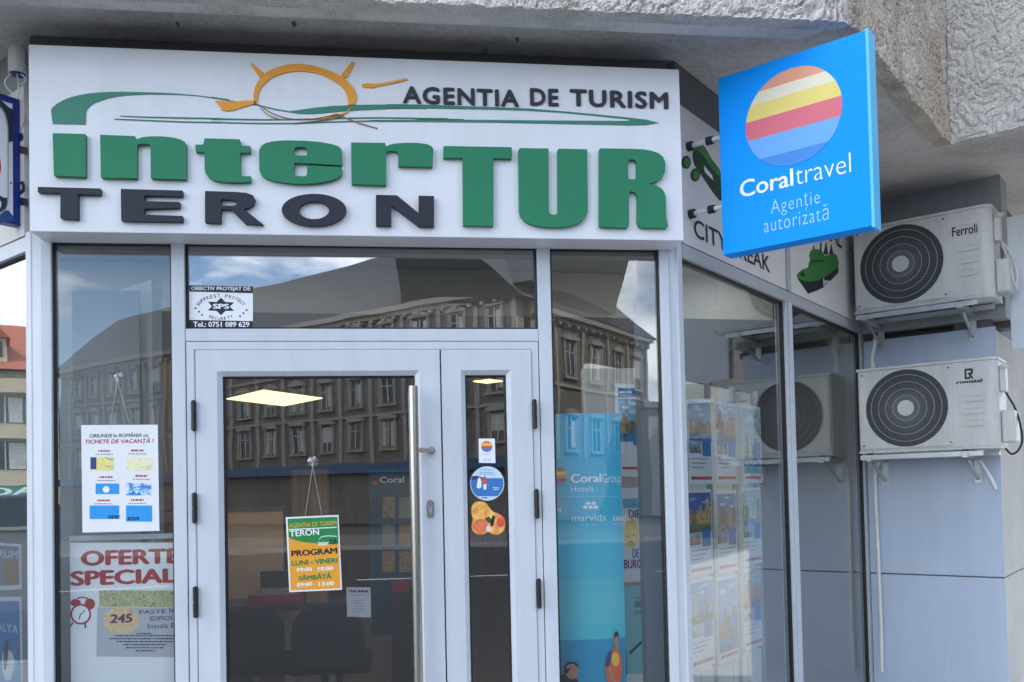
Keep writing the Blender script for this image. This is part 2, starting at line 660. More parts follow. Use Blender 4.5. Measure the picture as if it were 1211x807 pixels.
def stucco_face(mb, p, a0, a1, z0, z1, mt, seed, amp=.015, fq=1., vs_=.8):
    st = .008
    na, nz_ = int((a1 - a0) / st), int((z1 - z0) / st)
    vs = []
    for j in range(nz_ + 1):
        for i in range(na + 1):
            a, z = a0 + (a1 - a0) * i / na, z0 + (z1 - z0) * j / nz_
            q = Vector((a * fq, z * vs_ * fq, seed))
            wq = Vector((noise.noise(q * 8), noise.noise(q * 8 + Vector((5, 1, 0))), 0))
            r1 = 1 - abs(noise.noise(q * 19 + wq * 1.4)) * 1.9
            r2 = 1 - abs(noise.noise(q * 46 + wq * 2 + Vector((3, 7, 0)))) * 1.9
            h = amp * (1.0 * min(1, (1 - r1) * 3.2) + .55 * min(1, max(0, 1 - r2) * 2.2)) + .006 * noise.noise(q * 4)
            ee = min(1, i / 3, (na - i) / 3)
            zz = z + (.006 * noise.noise(Vector((a * 14, seed, 1))) if j == 0 else 0)
            vs.append(p.pt(a, zz, h * ee))
    wd = na + 1
    fs = [(j * wd + i, j * wd + i + 1, (j + 1) * wd + i + 1, (j + 1) * wd + i) for j in range(nz_) for i in range(na)]
    mb.add(vs, fs, mt, False)
    n0 = len(vs)
    mb.add([vs[i] for i in range(wd)] + [p.pt(a0 + (a1 - a0) * i / na, z0 + .002, -.06) for i in range(wd)],
           [(i, i + 1, wd + i + 1, wd + i) for i in range(wd - 1)], mt)


PF = Plane(tuple(OL), math.atan2(OF.y - OL.y, OF.x - OL.x))
PR = Plane(tuple(OF), math.atan2(OR.y - OF.y, OR.x - OF.x))
PA = Plane(tuple(OR), -PI / 4)
lf, lr = (OF - OL).length, (OR - OF).length
b = MB()
stucco_face(b, PF, 0, lf, ZS, ZS + .42, M_STUCCO, 1.7)
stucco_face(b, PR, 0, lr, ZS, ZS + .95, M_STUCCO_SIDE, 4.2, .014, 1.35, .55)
stucco_face(b, PA, 0, 1.2, ZS, ZS + .85, M_STUCCO, 9.1, .011)
b.obox(PF, 0, lf, ZS + .42, 13, -.02, 0, M_STUCCO)
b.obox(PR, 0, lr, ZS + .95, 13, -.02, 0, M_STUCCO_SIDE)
b.obox(PA, 0, 1.2, ZS + .85, 13, -.02, 0, M_STUCCO)
b.footprint([(OL.x, OL.y), (OL.x - 4, OL.y + 4), (OL.x - 3.9, OL.y + 4.1), (OL.x + .02, OL.y + .1)], ZS, 13, M_STUCCO)
ob = b.build('parapet', BLD)
ob['label'] = 'pale grey rough stucco parapet above the shopfront'
AE = OR + Vector((S2, -S2)) * 1.2
b = MB()
b.footprint([(OL.x, OL.y + .02), (OF.x, OF.y + .02), (OR.x, OR.y + .02), (AE.x, AE.y + .02), (AE.x + 3, AE.y + 3), (7, 9), (-4.5, 9), (OL.x - 4, OL.y + 4)],
            ZS + .045, ZS + .3, M_SOFFIT)
for (x, y, rr) in ((1.03, -.16, .012), (.55, -.12, .008), (1.98, -.11, .010), (1.85, .0, .012), (3.3, .25, .01)):
    b.tube([(x, y, ZS + .05), (x + .004, y + .002, ZS + .030)], [rr, rr * .6], M_BEAM, 8)
b.build('soffit', BLD)['label'] = 'stained grey concrete underside of the overhang'
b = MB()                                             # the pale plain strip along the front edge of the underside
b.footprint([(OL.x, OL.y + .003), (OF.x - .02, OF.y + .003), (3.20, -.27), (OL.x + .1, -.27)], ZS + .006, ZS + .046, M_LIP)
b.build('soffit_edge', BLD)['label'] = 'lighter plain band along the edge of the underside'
# walls above the glazing, behind the signs
b = MB()
b.obox(F, -.09, 2.70, 2.60, ZS + .04, -.12, -.035, M_BEAM)  # dark tone stands in for the shadow gap above the sign
b.obox(RW, .03, 2.79, 3.30, ZS + .04, -.12, -.01, M_BEAM)
b.obox(RW, .03, 2.79, 2.64, 3.30, -.12, -.02, M_GREYPANEL)
b.obox(LW, -4.5, -.03, 2.60, ZS + .04, -.12, -.02, M_GREYPANEL)
b.build('fascia_wall', BLD)
# upper body so that sun and sky are blocked as by the storeys above
b = MB()
b.footprint([(OL.x + .05, OL.y + .06), (OF.x, OF.y + .06), (OR.x - .05, OR.y + .05), (AE.x, AE.y + .06), (AE.x + 3, AE.y + 3), (7, 9), (-4.5, 9), (OL.x - 3.9, OL.y + 4.1)],
            ZS + .3, 12.9, M_RENDER)
b.build('upper_wall', BLD)
# air conditioner wall: pier of blue-grey panels with one seam, grey wall above
b = MB()
b.obox(AW, -.02, .828, 0, 2.50, -.20, -.012, M_BEAM)
b.obox(AW, .0, .833, 0, .887, -.012, 0, M_CLAD)
b.obox(AW, .0, .833, .896, 2.52, -.012, 0, M_CLAD)
b.build('wall_cladding', BLD, bevel=.003)['label'] = 'blue-grey metal panels with one horizontal seam'
b = MB()
b.obox(AW, -.02, .893, 2.572, ZS + .05, -.20, .012, M_GREYPANEL)
b.obox(AW, -.02, .93, 2.523, 2.569, -.3, -.16, M_BEAM)
b.build('upper_panel', BLD)
b = MB()
b.obox(RET, .014, 3.5, 0, .887, -.2, -.004, M_RENDER)
b.obox(RET, .014, 3.5, .897, 2.5, -.2, -.004, M_RENDER)
b.obox(RET, .02, 3.5, .0, ZS + .05, -.25, -.03, M_BEAM)
b.build('side_wall', BLD)['label'] = 'pale rendered wall beyond the pier'
b = MB()
b.obox(AW, .925, 1.9, 2.35, 3.20, -.03, .05, M_FRAME)
b.build('white_panel', BLD, bevel=.004)

# room inside
M_FLOORIN = mat('shop_floor', (.24, .22, .20), .4, var=.1)
M_WOODDK = mat('dark_wood_veneer', (.085, .05, .03), .45, var=.35, scale=5, stretch=(6, 6, .6))
M_WOOD = mat('oak_veneer', (.30, .19, .10), .45, var=.25, scale=4, stretch=(8, 8, .5))
M_ROOM = mat('room_paint', (.40, .40, .39), .8)
b = MB()
room = [(-.09, .12), (2.70, .12), (4.62, 2.06), (5.2, 9.0), (-4.2, 9.0), (-3.4, 3.45)]
b.footprint(room, .06, .10, M_FLOORIN)
struct(b.build('room_floor'))
b = MB()
b.footprint(room, 2.96, 3.02, M_ROOM)
b.footprint([(4.0, 1.9), (5.1, 8.97), (-4.15, 8.97), (-3.3, 3.5), (-1.4, 1.6)], 2.66, 2.955, M_ROOM)
struct(b.build('room_ceiling'))
b = MB()
b.footprint([(-4.3, 9.0), (5.3, 9.0), (5.3, 9.15), (-4.3, 9.15)], .05, 3.1, M_WOODDK)
b.footprint([(-3.55, 3.45), (-3.4, 3.4), (-4.2, 9.0), (-4.35, 9.0)], .05, 3.1, M_ROOM)
b.footprint([(4.65, 2.1), (4.8, 2.1), (5.35, 9.0), (5.2, 9.0)], .05, 3.1, M_ROOM)
struct(b.build('room_wall'))

# --------------------------------------------------- glazing of the entrance front
ZT, ZD = 2.235, 2.179                                 # transom light bottom, door frame top
ZTOP = 2.655
b = MB()
post_l = [(0, 0), (-.042, 0), (-.045, .012), (-.086, .030), (-.090, .026), (-.124, .058), (-.062, .14), (0, .09)]
b.footprint(post_l, .05, ZTOP, M_FRAME)
post_r = [(2.630, 0), (2.672, 0), (2.675, .012), (2.708, .018), (2.714, .003), (2.748, .036), (2.69, .14), (2.630, .09)]
b.footprint(post_r, .05, ZTOP, M_FRAME)
b.obox(F, .485, .5395, .05, ZTOP, -.09, 0, M_FRAME)
b.obox(F, 2.0645, 2.1235, .05, ZTOP, -.09, 0, M_FRAME)
b.obox(F, .541, 2.063, ZD + .002, ZT, -.09, -.001, M_FRAME)
b.obox(F, .001, .484, ZTOP - .045, ZTOP, -.09, -.003, M_FRAME_GREY)
b.obox(F, .541, 2.063, ZTOP - .045, ZTOP, -.09, -.003, M_FRAME_GREY)
b.obox(F, 2.125, 2.629, ZTOP - .045, ZTOP, -.09, -.003, M_FRAME_GREY)
b.obox(F, .001, .484, .05, .25, -.09, -.003, M_FRAME)
b.obox(F, 2.125, 2.629, .05, .25, -.09, -.003, M_FRAME)
b.build('shopfront_frame', BLD, bevel=.003)['label'] = 'white aluminium posts and rails of the shopfront'


def window(name, p, a0, a1, z0, z1, g, of=-.030, label=None):
    """gasket frame as the part, its glass as the sub-part"""
    q = MB()
    frame_ring(q, p, a0, a1, z0, z1, .009, .009, .009, .009, of + .012, of - .03, M_SEAL, .004)
    o = q.build(name, BLD)
    if label:
        o['label'] = label
    q = MB()
    q.obox(p, a0 + .006, a1 - .006, z0 + .006, z1 - .006, of - .008, of, g)
    q.build('pane', o)
    return o


window('window', F, .0005, .4845, .251, ZTOP - .046, G_WIN, label='tall narrow window left of the entrance')
window('window', F, .5405, 2.0635, ZT + .001, ZTOP - .046, G_FAN, label='wide fanlight above the door')
window('window', F, 2.1245, 2.6295, .251, ZTOP - .046, G_WIN, label='tall window right of the entrance')
# right-hand window wall
b = MB()
b.obox(RW, .045, 2.80, 2.575, 2.638, -.07, .0, M_FRAME_GREY)
b.obox(RW, 1.322, 1.345, .05, 2.574, -.07, -.002, M_FRAME)
b.obox(RW, 1.350, 1.410, .05, 2.574, -.07, .004, M_FRAME)
b.obox(RW, 2.745, 2.80, .05, 2.574, -.07, -.002, M_FRAME_GREY)
b.obox(RW, .045, 2.744, .03, .10, -.07, -.003, M_FRAME)
b.obox(RW, 1.325, 1.385, 2.640, 3.30, -.02, .012, M_FRAME_GREY)
b.build('side_window_frame', BLD, bevel=.002)
window('window', RW, .046, 1.321, .101, 2.574, G_SIDE, label='nearer pane of the side window wall')
window('window', RW, 1.411, 2.744, .101, 2.574, G_SIDE, label='farther pane of the side window wall')
# left-hand window wall
b = MB()
b.obox(LW, -4.4, -.035, 2.575, 2.638, -.07, .0, M_FRAME)
b.obox(LW, -1.41, -1.35, .05, 2.574, -.07, .0, M_FRAME)
b.obox(LW, -4.4, -.035, .05, .25, -.07, -.003, M_FRAME)
b.build('side_window_frame', BLD, bevel=.002)
G_LEFT = glass_mat('left_window_glass', .22, (.85, .9, .92))
window('window', LW, -1.349, -.036, .251, 2.574, G_LEFT, label='window of the left side wall')
window('window', LW, -4.4, -1.411, .251, 2.574, G_LEFT)

# --------------------------------------------------- the door: frame, wide leaf, narrow leaf
b = MB()
frame_ring(b, F, .543, 2.061, .06, ZD, .034, .034, .036, .02, -.002, -.085, M_FRAME, .004)
dfr = b.build('door_frame', BLD)
b = MB()                                             # dark shadow gap gasket around the frame
frame_ring(b, F, .5405, 2.0635, .058, ZD + .0015, .006, .006, .006, .004, -.012, -.08, M_SEAL, .001)
b.build('gasket', dfr)


def leaf(a0, a1, g0, g1, gz, label):
    z0, z1 = .085, 2.141
    q = MB()
    frame_ring(q, F, a0, a1, z0, z1, g0 - a0, a1 - g1, z1 - gz, .14, .006, -.07, M_FRAME, .020)
    d = q.build('door', BLD)
    d['label'] = label
    q = MB()
    frame_ring(q, F, g0 - .001, g1 + .001, z0 + .139, gz + .001, .009, .009, .009, .009, -.018, -.045, M_SEAL, .003)
    q.build('gasket', d)
    q = MB()
    q.obox(F, g0 + .004, g1 - .004, z0 + .145, gz - .004, -.036, -.028, G_DOOR)
    q.build('pane', d)
    return d


D1 = leaf(.582, 1.6205, .690, 1.510, 2.031, 'wide white door leaf with long steel pull bar')
D2 = leaf(1.6265, 2.027, 1.731, 1.914, 2.031, 'narrow white fixed door leaf with three stickers')


def hinge(a, z, par):
    q = MB()
    q.tube([F.pt(a, z - .062, .018), F.pt(a, z - .003, .018)], .0105, M_BLACKPL, 12)
    q.tube([F.pt(a, z + .003, .018), F.pt(a, z + .062, .018)], .0105, M_BLACKPL, 12)
    q.obox(F, a - .0095, a + .0095, z - .058, z + .058, .0, .016, M_BLACKPL)
    q.tube([F.pt(a, z - .066, .018), F.pt(a, z + .066, .018)], .006, M_BLACKPL, 8)
    return q.build('hinge', par, bevel=.002)


for v in (492, 601, 712):
    hinge(F.px(229.5 + (v - 492) * .010, v, .01)[0], F.px(229, v, .01)[1], D1)
for v in (490, 596, 702):
    hinge(F.px(632 + (v - 490) * .024, v, .01)[0], F.px(632, v, .01)[1], D2)
b = MB()                                             # pull bar on angled stand-offs
ab, zb = F.px(488.5, 457, .08)
b.tube([F.pt(ab, .45, .085), F.pt(ab, zb, .085)], .0205, M_STEEL, 20)
for z in (F.px(505, 533, .03)[1], .62):
    b.tube([F.pt(ab, z, .085), F.pt(ab + .03, z, .07), F.pt(ab + .075, z, .016)], .0105, M_STEEL, 12)
    b.tube([F.pt(ab + .075, z, .005), F.pt(ab + .075, z, .017)], .017, M_STEEL, 16)
b.build('pull_handle', D1)
b = MB()
al, zl = F.px(509, 602, .01)
rr = [(al + .017 * math.cos(t) * .95, zl + (.022 if math.sin(t) > 0 else -.022) + .017 * math.sin(t)) for t in [2 * PI * k / 32 for k in range(32)]]
b.shape(F, [rr], .006, .014, M_STEEL)
b.disc(F, al, zl + .008, .0095, .014, .0185, M_GALV, 20)
b.shape(F, [[(al - .005, zl - .020), (al + .005, zl - .020), (al + .005, zl + .004), (al - .005, zl + .004)]], .014, .018, M_GALV)
b.obox(F, al - .0014, al + .0014, zl + .003, zl + .013, .0186, .0188, M_BLACKPL)
b.build('lock', D1)

# ------------------------------------------------------------------ main sign
SG = MB()
SG.obox(F, -.028, 2.700, 2.602, 3.3686, -.02, .14, M_SIGNWHITE)
sign = SG.build('shop_sign', origin=(1.33, -.06, 2.6), bevel=.003)
tag(sign, 'long white shop sign box with raised green and charcoal letters above the entrance', 'shop sign')
SO = sign.location.copy()


def sgn(q, name, label=None, bevel=0.):
    o = q.build(name, sign, origin=SO, bevel=bevel)
    if label:
        o['label'] = label
    return o


def A(p):
    return Z(50, 90, 4.246, p)


def B(p):
    return Z(280, 130, 4.844, p)


def C_(p):
    return Z(510, 150, 4.037, p)


H = .14
HL = .162


def raised(mb, loops, m, o1=HL):
    mb.shape(F, [loc(F, l, o1) for l in loops], H, o1, m)


g = MB()
raised(g, [A([(52, 287), (217, 292), (217, 507), (58, 501)])], M_GREEN)
raised(g, [A([(290, 295), (465, 302), (475, 318), (500, 308), (540, 303), (600, 303), (655, 309), (695, 319), (715, 330), (723, 345), (724, 519), (545, 514), (543, 352), (537, 344), (528, 341), (490, 341), (481, 344), (476, 352), (475, 514), (294, 510)])], M_GREEN)
raised(g, [A([(815, 313), (992, 318), (994, 350), (1045, 352), (1045, 385), (994, 385), (996, 488), (999, 498), (1006, 503), (1047, 503), (1047, 531), (960, 534), (900, 531), (860, 523), (835, 508), (819, 486), (815, 465), (815, 382), (770, 380), (768, 345), (808, 345)])], M_GREEN)
raised(g, [B([(127, 240), (131, 222), (142, 206), (163, 192), (200, 182), (245, 177), (300, 175), (400, 178), (480, 185), (550, 198), (585, 210), (600, 228), (603, 250), (603, 318), (402, 306), (330, 303), (330, 362), (334, 374), (345, 380), (390, 381), (399, 376), (403, 366), (403, 320), (600, 328), (604, 345), (602, 365), (594, 379), (575, 392), (540, 404), (480, 416), (400, 423), (340, 423), (260, 415), (205, 404), (162, 390), (140, 372), (129, 345)]),
           B([(329, 262), (402, 262), (402, 232), (399, 219), (388, 213), (346, 212), (334, 218), (329, 230)])], M_GREEN)
raised(g, [B([(655, 187), (850, 190), (855, 210), (880, 199), (915, 192), (970, 189), (1040, 190), (1090, 197), (1115, 208), (1125, 222), (1126, 240), (1122, 326), (925, 322), (924, 252), (920, 241), (908, 235), (870, 235), (860, 240), (856, 252), (856, 431), (657, 425)])], M_GREEN)
raised(g, [C_([(62, 92), (385, 98), (385, 152), (297, 150), (297, 474), (152, 471), (150, 148), (58, 148), (58, 98)])], M_GREEN)
raised(g, [C_([(424, 102), (560, 104), (562, 400), (565, 412), (573, 419), (585, 421), (597, 419), (604, 411), (606, 398), (604, 110), (610, 105), (745, 108), (748, 395), (746, 412), (738, 432), (724, 448), (700, 462), (665, 473), (630, 479), (590, 480), (540, 478), (500, 472), (468, 462), (442, 445), (426, 423), (420, 400), (417, 110)])], M_GREEN)
raised(g, [C_([(808, 103), (960, 106), (1010, 108), (1050, 114), (1085, 126), (1105, 142), (1116, 165), (1118, 190), (1116, 218), (1104, 243), (1080, 260), (1040, 271), (1076, 282), (1100, 295), (1114, 314), (1120, 340), (1122, 425), (1126, 455), (1132, 476), (1122, 483), (1000, 481), (990, 470), (985, 450), (985, 345), (982, 325), (972, 313), (958, 308), (948, 311), (944, 322), (944, 474), (936, 482), (808, 478), (803, 470), (803, 108)]),
           C_([(940, 166), (945, 158), (955, 155), (970, 157), (978, 163), (982, 175), (982, 238), (978, 247), (970, 251), (950, 251), (941, 246)])], M_GREEN)
sgn(g, 'green_lettering', 'raised green letters inter TUR', .002)

k = MB()


def Q(p):
    return Z(0, 0, 2.69, p)


raised(k, [Q([(120, 595), (320, 600), (320, 620), (248, 618), (248, 698), (192, 695), (192, 614), (120, 612)])], M_DARK)
raised(k, [A([(394, 567), (704, 575), (704, 605), (512, 599), (512, 628), (690, 633), (690, 661), (512, 666), (511, 696), (705, 703), (705, 732), (396, 727)])], M_DARK)
raised(k, [Q([(652, 608), (750, 611), (785, 614), (805, 622), (812, 635), (808, 650), (795, 660), (775, 665), (838, 715), (780, 712), (735, 667), (703, 665), (703, 710), (652, 708)]),
           Q([(703, 634), (738, 636), (750, 639), (755, 646), (750, 653), (738, 655), (703, 654)])], M_DARK)
raised(k, [B(ell(442, 573, 185, 92, 48)), B(ell(442, 575, 87, 51, 40))], M_DARK)
raised(k, [B([(797, 487), (918, 490), (1042, 592), (1042, 492), (1130, 494), (1130, 670), (1042, 667), (885, 547), (885, 665), (797, 662)])], M_DARK)
sgn(k, 'charcoal_lettering', 'raised charcoal letters TERON', .002)
k = MB()
# words set to their own widths, following the sign's top line
zb_ = F.px(477, 122.5, H)[1]
for wd, u0, u1 in (('AGENTIA', 476.5, 613.5), ('DE', 627, 660.5), ('TURISM', 674, 790)):
    v = 122.6 + (u0 - 476.5) * .0172
    k = MB()
    k.text(F, wd, (u0, v - 20.0, u1, v), H, M_BLACKINK, bold=.03, depth=.008, spacing=1.12)
    sgn(k, 'small_lettering', 'small black word ' + wd)


def S(p):
    return Z(250, 60, 4.325, p)


def T2(p):
    return Z(400, 0, 2.69, p)


e = MB()


def flat(mb, loops, m, o):
    mb.shape(F, [loc(F, l, o) for l in loops], H, o, m)


e_up = A([(43, 172), (50, 158), (75, 138), (110, 119), (145, 106), (180, 97), (230, 88), (280, 83), (340, 80), (400, 79), (530, 82), (620, 85), (700, 90), (780, 97), (860, 108), (940, 118)]) + \
    S([(0, 236), (60, 247), (130, 261), (240, 276), (330, 298), (400, 309), (440, 305), (520, 293), (620, 283), (740, 278), (860, 276), (990, 280), (1100, 284)]) + \
    T2([(150, 332), (200, 332), (300, 334), (400, 338), (500, 341), (600, 345), (700, 353), (800, 362), (920, 374), (980, 381), (1020, 391)])
e_lo = T2([(980, 398), (920, 399), (800, 396), (700, 394), (500, 390), (300, 388), (100, 387)]) + S([(1000, 364), (900, 363), (800, 363), (700, 365), (600, 368), (500, 372), (400, 375), (250, 375), (100, 372), (0, 367)]) + \
    A([(900, 237), (700, 233), (500, 225), (362, 218), (360, 214), (500, 219), (700, 227), (900, 231)]) + \
    S([(0, 362), (100, 366), (250, 369), (400, 369), (500, 366), (600, 362), (700, 359), (800, 357), (900, 357), (1000, 358)]) + T2([(100, 382), (300, 381), (500, 382), (700, 384), (925, 385)])
e_in = T2([(925, 380), (800, 367), (700, 358), (600, 352), (500, 349), (400, 347), (300, 345), (200, 344), (150, 345)]) + \
    S([(1100, 298), (1000, 296), (900, 298), (800, 303), (700, 308), (600, 317), (520, 324), (450, 323), (400, 315), (330, 304), (240, 281), (130, 266), (60, 251), (0, 240)]) + \
    A([(940, 122), (860, 112), (780, 101), (700, 95), (620, 93), (530, 92), (480, 94), (420, 97), (375, 103), (330, 112), (290, 125), (260, 137), (240, 150), (226, 165), (219, 185), (217, 244), (52, 240)])
flat(e, [e_up + e_lo + e_in], M_GREEN2, H + .003)
flat(e, [A([(390, 199), (500, 203), (700, 207), (900, 211)]) + S([(0, 345), (100, 347), (250, 350), (400, 349), (550, 346), (700, 342), (850, 340), (1000, 342), (1211, 346)]) + T2([(250, 376), (400, 379)]) +
         T2([(400, 381), (250, 379)]) + S([(1211, 351), (1000, 347), (850, 345), (700, 347), (550, 351), (400, 354), (250, 355), (100, 353), (0, 352)]) + A([(900, 216), (700, 213), (500, 207), (390, 201)])], M_GREEN2, H + .004)
sgn(e, 'swoosh_emblem', 'green sweeping wave over the letters')
e = MB()
outer = [(219, 268), (216, 240), (218, 210), (230, 172), (260, 128), (305, 97), (345, 83), (390, 72), (440, 68), (490, 72), (540, 82), (600, 102), (650, 124), (690, 152), (718, 180), (736, 210), (742, 238), (735, 275)]
inner = [(700, 278), (698, 250), (690, 218), (668, 184), (635, 160), (600, 140), (545, 117), (470, 105), (410, 107), (355, 119), (310, 138), (275, 165), (248, 200), (236, 240), (234, 272)]
flat(e, [S(smooth(outer, 3, False) + smooth(inner, 3, False))], M_ORANGE, H + .006)
flat(e, [S([(195, 62), (206, 64), (236, 88), (268, 112), (262, 125), (248, 138), (235, 120), (215, 92)])], M_ORANGE, H + .006)
flat(e, [S([(718, 55), (731, 63), (715, 95), (700, 125), (694, 138), (672, 138), (662, 132), (675, 110), (695, 85)])], M_ORANGE, H + .006)
flat(e, [S([(768, 172), (800, 168), (840, 170), (920, 158), (990, 141), (1006, 149), (920, 169), (850, 182), (828, 190), (775, 186)])], M_ORANGE, H + .006)
flat(e, [S([(18, 256), (60, 256), (120, 262), (180, 255), (222, 256), (230, 268), (190, 280), (140, 295), (110, 305), (80, 308), (52, 302), (42, 280)])], M_ORANGE, H + .006)
M_THIN = mat('sign_brown_stroke', lin((170, 120, 70)), .5)
for pts, wd in (([(246, 285), (285, 325), (345, 350)], 2.2), ([(262, 290), (330, 328), (420, 350), (520, 348), (580, 338), (650, 322)], 1.6), ([(600, 348), (640, 338), (690, 318), (712, 296)], 7.), ([(560, 352), (620, 340), (670, 330)], 4.5),
                ([(420, 372), (500, 364), (600, 352), (680, 334)], 2.2), ([(690, 345), (750, 368), (800, 384), (850, 398)], 3.0)):
    c = smooth(pts, 4, False)
    up = [(x, y - wd) for x, y in c]
    flat(e, [S(up + c[::-1])], M_ORANGE if wd > 4 else M_THIN, H + .007)
sgn(e, 'sun_emblem', 'orange brush-drawn sun with rays')

# ------------------------------------------------------------------ blue sign sticking out from the corner
M_BLUE = mat('blue_sign_face', lin((0, 152, 255)), .5, var=.02, scale=2, spec=.12)
M_BLUELT = mat('blue_sign_edge', lin((70, 190, 245)), .35, var=.03)
M_WPRINT = ink('white', (232, 242, 250))
M_WPRINT2 = ink('pale_blue_white', (150, 210, 245))
b = MB()
W, Zb, Zt, TH = .6515, 2.5552, 3.3669, .085
b.obox(BS, .002, W - .002, Zb + .002, Zt - .002, -TH, 0, M_BLUE)
blue = b.build('projecting_sign', origin=BS.pt(W / 2, Zb, -.04), bevel=.002)
tag(blue, 'bright blue square sign with a striped ball, sticking out beside the white sign', 'sign')
BO = blue.location.copy()
b = MB()
b.obox(BS, W - .002, W + .010, Zb - .004, Zt + .004, -TH - .004, .001, M_BLUELT)
b.build('edge_trim', blue, origin=BO)
e = MB()


def D4(p):
    return Z(840, 70, 3.67, p)


cA, cZ = BS.px(*D4([(357, 250)])[0])
rA = .5 * (BS.px(*D4([(566, 200)])[0])[0] - BS.px(*D4([(148, 290)])[0])[0])
stripes = ((1.0, .72, ink('stripe_orange', (222, 150, 120))), (.72, .47, ink('stripe_cream', (222, 216, 192))), (.47, .14, ink('stripe_yellow', (224, 205, 110))),
           (.14, -.26, ink('stripe_red', (212, 98, 118))), (-.26, -.70, ink('stripe_light_blue', (92, 165, 246))), (-.70, -1., ink('stripe_blue', (30, 128, 214))))
for t1, t0, mt in stripes:
    q = []
    n = 10
    for i in range(n + 1):
        t = t0 + (t1 - t0) * i / n
        q.append((cA + rA * math.sqrt(max(0, 1 - t * t)), cZ + rA * t))
    l = [(2 * cA - a, z) for a, z in q[::-1]]
    q = [p for i, p in enumerate(q + l) if i == 0 or (Vector(p) - Vector((q + l)[i - 1])).length > 1e-5]
    e.shape(BS, [q], 0, .002, mt)
e.build('striped_emblem', blue, origin=BO)['label'] = 'round emblem of six horizontal stripes'
e = MB()
zc0 = BS.px(*D4([(130, 605)])[0])[1]
zc1 = BS.px(*D4([(130, 540)])[0])[1]


def aat(x, y):
    return BS.px(*D4([(x, y)])[0])[0]


e.text(BS, 'Coral', (aat(130, 600), zc1 + .010, aat(362, 555), zc0), .002, M_WPRINT, bold=.018, px=False)
e.build('lettering', blue, origin=BO)
e = MB()
e.text(BS, 'travel', (aat(372, 550), zc1 + .016, aat(612, 495), zc0), .002, M_WPRINT, bold=-.012, px=False)
e.build('lettering', blue, origin=BO)
e = MB()
z0_ = BS.px(*D4([(265, 680)])[0])[1]
e.text(BS, 'Agenție', (aat(265, 680), BS.px(*D4([(265, 620)])[0])[1] + .006, aat(478, 640), z0_ - .012), .002, M_WPRINT2, bold=-.008, px=False, spacing=1.12)
e.build('lettering', blue, origin=BO)
e = MB()
z0_ = BS.px(*D4([(235, 755)])[0])[1]
e.text(BS, 'autorizată', (aat(235, 755), z0_ + .070, aat(515, 700), z0_), .002, M_WPRINT2, bold=-.008, px=False, spacing=1.12)
e.build('lettering', blue, origin=BO)
for v in (160, 243):                                  # two bracket arms back to the window wall
    q = MB()
    _, zz = BS.px(847, v)
    p0 = BS.pt(.03, zz, -.04)
    t = (Vector((p0.x - 2.72, p0.y, 0))).dot(RW.n)
    q.tube([p0, p0 - RW.n * (t - .005)], .011, M_PIPE, 12)
    q.tube([p0 - RW.n * (t - .004), p0 - RW.n * (t - .03)], .022, M_BLACKPL, 14)
    q.tube([p0 - RW.n * (t - .10), p0 - RW.n * (t - .13)], .019, M_BLACKPL, 14)
    q.build('bracket_arm', blue, origin=BO)

# ------------------------------------------------------------------ signs along the side window walls
M_CREAM = mat('cream_sign_board', (.66, .65, .63), .5, var=.03)
GR_F = 'white picture boards above the side windows'


def board(p, a0, a1, z0, z1, o, label, group=None):
    q = MB()
    q.obox(p, a0, a1, z0, z1, -.018, o, M_CREAM)
    return q, label


b = MB()
b.obox(RW, .05, 1.322, 2.642, 3.288, -.018, .004, M_CREAM)
O5 = .006
txt = MB()
c0a, c0z = RW.px(821, 280, O5)
_, c1z = RW.px(821, 258, O5)
c1a, _ = RW.px(911, 326, O5)
b.text(RW, 'CITY BREAK', (c0a, c1z, c1a, c0z), O5, M_BLACKINK, bold=.012, px=False)


def P3(p):
    return Z(780, 80, 3.23, p)


M_GRN = mat('print_green', lin((46, 120, 52)), .5, var=.25, scale=14)
M_GRNDK = mat('print_dark_green', lin((16, 52, 26)), .5, var=.3, scale=14)
b.shape(RW, [loc(RW, P3(smooth([(128, 325), (150, 292), (170, 300), (200, 350), (238, 410), (238, 505), (215, 490), (180, 440), (150, 395), (132, 365)], 3)), O5)], .004, O5, M_GRNDK)
b.shape(RW, [loc(RW, P3([(130, 318), (150, 294), (168, 300), (205, 358), (240, 415), (240, 430), (200, 385), (165, 335), (140, 312)]), O5 + .001)], .004, O5 + .001, M_GRN)
for x, y in ((103, 362), (138, 410)):
    b.shape(RW, [loc(RW, P3(ell(x, y, 17, 25, 20)), O5 + .002)], .004, O5 + .002, M_GRNDK)
    b.shape(RW, [loc(RW, P3(ell(x + 1, y, 11, 17, 20)), O5 + .003)], .004, O5 + .003, M_GRN)
b.shape(RW, [loc(RW, P3([(170, 375), (200, 410), (205, 430), (175, 400)]), O5 + .002)], .004, O5 + .002, M_PAPER)
tag(b.build('fascia_board', origin=RW.pt(.7, 2.64, 0)), 'white board with a green airplane and CITY BREAK above the nearer side window', 'sign board', GR_F)
b = MB()
b.obox(RW, 1.388, 2.78, 2.642, 3.288, -.018, .004, M_CREAM)


def P8(p):
    return Z(920, 260, 8.07, p)


